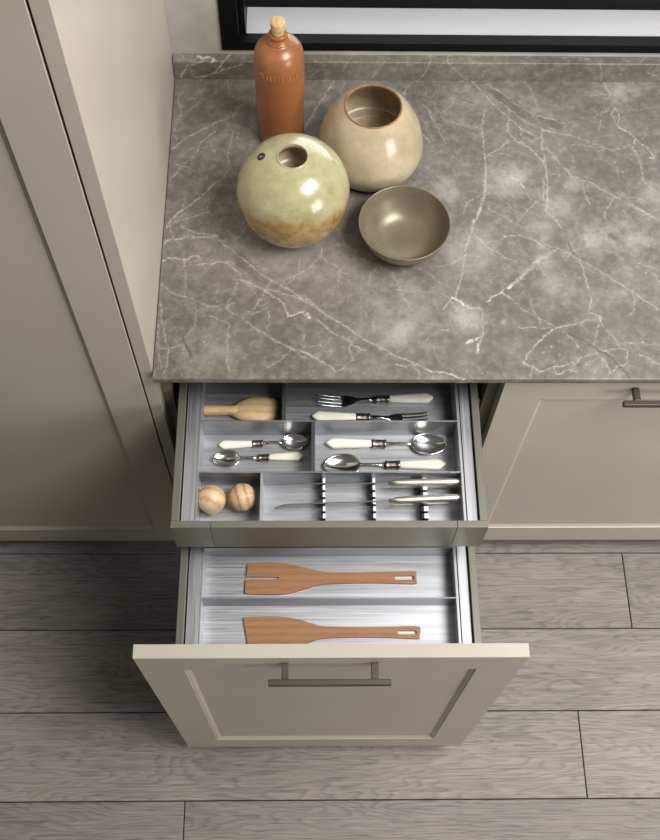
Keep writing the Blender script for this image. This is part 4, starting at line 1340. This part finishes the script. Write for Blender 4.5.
# ---- spatulas
def slab(bm, outline, holes, z0, z1):
    """extruded outline with holes via bridged triangulation"""
    import mathutils
    loops = [outline] + holes
    pts3 = [[Vector((x, y, 0)) for x, y in lp] for lp in loops]
    flat = [p for lp in pts3 for p in lp]
    tris = mathutils.geometry.tessellate_polygon(pts3)
    lo_ = [bm.verts.new((p.x, p.y, z0)) for p in flat]
    hi_ = [bm.verts.new((p.x, p.y, z1)) for p in flat]
    for t in tris:
        bm.faces.new([hi_[i] for i in t])
        bm.faces.new([lo_[i] for i in t][::-1])
    k = 0
    for lp in loops:
        m_ = len(lp)
        for i in range(m_):
            a, b_ = k + i, k + (i + 1) % m_
            bm.faces.new((lo_[a], lo_[b_], hi_[b_], hi_[a]))
        k += m_


def rrect(x0, x1, y0, y1, r, n=5):
    out = []
    for cx, cy, a0 in ((x1 - r, y1 - r, 0), (x0 + r, y1 - r, 90), (x0 + r, y0 + r, 180), (x1 - r, y0 + r, 270)):
        for i in range(n + 1):
            a = math.radians(a0 + 90 * i / n)
            out.append((cx + r * math.cos(a), cy + r * math.sin(a)))
    return out


def spatula(name, label, upper, lower, slot, z, ox, oy, notch=None):
    up_ = spline(upper, 5)
    lw_ = spline(lower, 5)
    outline = up_ + lw_
    if notch:
        outline = outline + notch
    outline = [(x - ox, y - oy) for x, y in outline]
    bm = bmesh.new()
    slab(bm, outline, [[(x - ox, y - oy) for x, y in slot]], 0, 0.006)
    o = obj(name, bm, M['cherry'], None, bevel=0.0011, loc=(ox, oy, z))
    return tag(o, label, 'spatula', 'wooden spatulas in the lower drawer')


ZF2 = 0.6022
spatula('slotted_spatula', 'reddish wooden spatula with a split blade, behind the divider',
        [(0.1512, -0.2382), (0.1560, -0.2345), (0.1760, -0.2325), (0.1957, -0.2326), (0.2200, -0.2350), (0.2438, -0.2394), (0.2700, -0.2460), (0.2970, -0.2512), (0.3503, -0.2518), (0.4100, -0.2508), (0.4590, -0.2498), (0.4638, -0.2530)],
        [(0.4634, -0.2705), (0.4590, -0.2740), (0.4030, -0.2722), (0.3503, -0.2722), (0.2969, -0.2737), (0.2652, -0.2808), (0.2336, -0.2906), (0.2100, -0.2935), (0.1915, -0.2937), (0.1560, -0.2925), (0.1475, -0.2905)],
        rrect(0.4235, 0.4590, -0.2665, -0.2585, 0.0032), ZF2, 0.30, -0.262,
        [(0.1486, -0.2656), (0.1800, -0.2652), (0.2080, -0.2642), (0.2100, -0.2622), (0.2080, -0.2606), (0.1800, -0.2600), (0.1496, -0.2596)])
spatula('flat_spatula', 'reddish wooden spatula with a solid blade, nearest the drawer front',
        [(0.1464, -0.3375), (0.1500, -0.3360), (0.1922, -0.3345), (0.2200, -0.3362), (0.2444, -0.3400), (0.2700, -0.3478), (0.2912, -0.3530), (0.3484, -0.3548), (0.4100, -0.3545), (0.4600, -0.3539), (0.4668, -0.3600)],
        [(0.4640, -0.3735), (0.4600, -0.3765), (0.4100, -0.3740), (0.3481, -0.3732), (0.2911, -0.3750), (0.2698, -0.3810), (0.2498, -0.3873), (0.2200, -0.3925), (0.1900, -0.3945), (0.1600, -0.3930), (0.1565, -0.3915)],
        rrect(0.4250, 0.4595, -0.3685, -0.3615, 0.0032), ZF2, 0.30, -0.362)
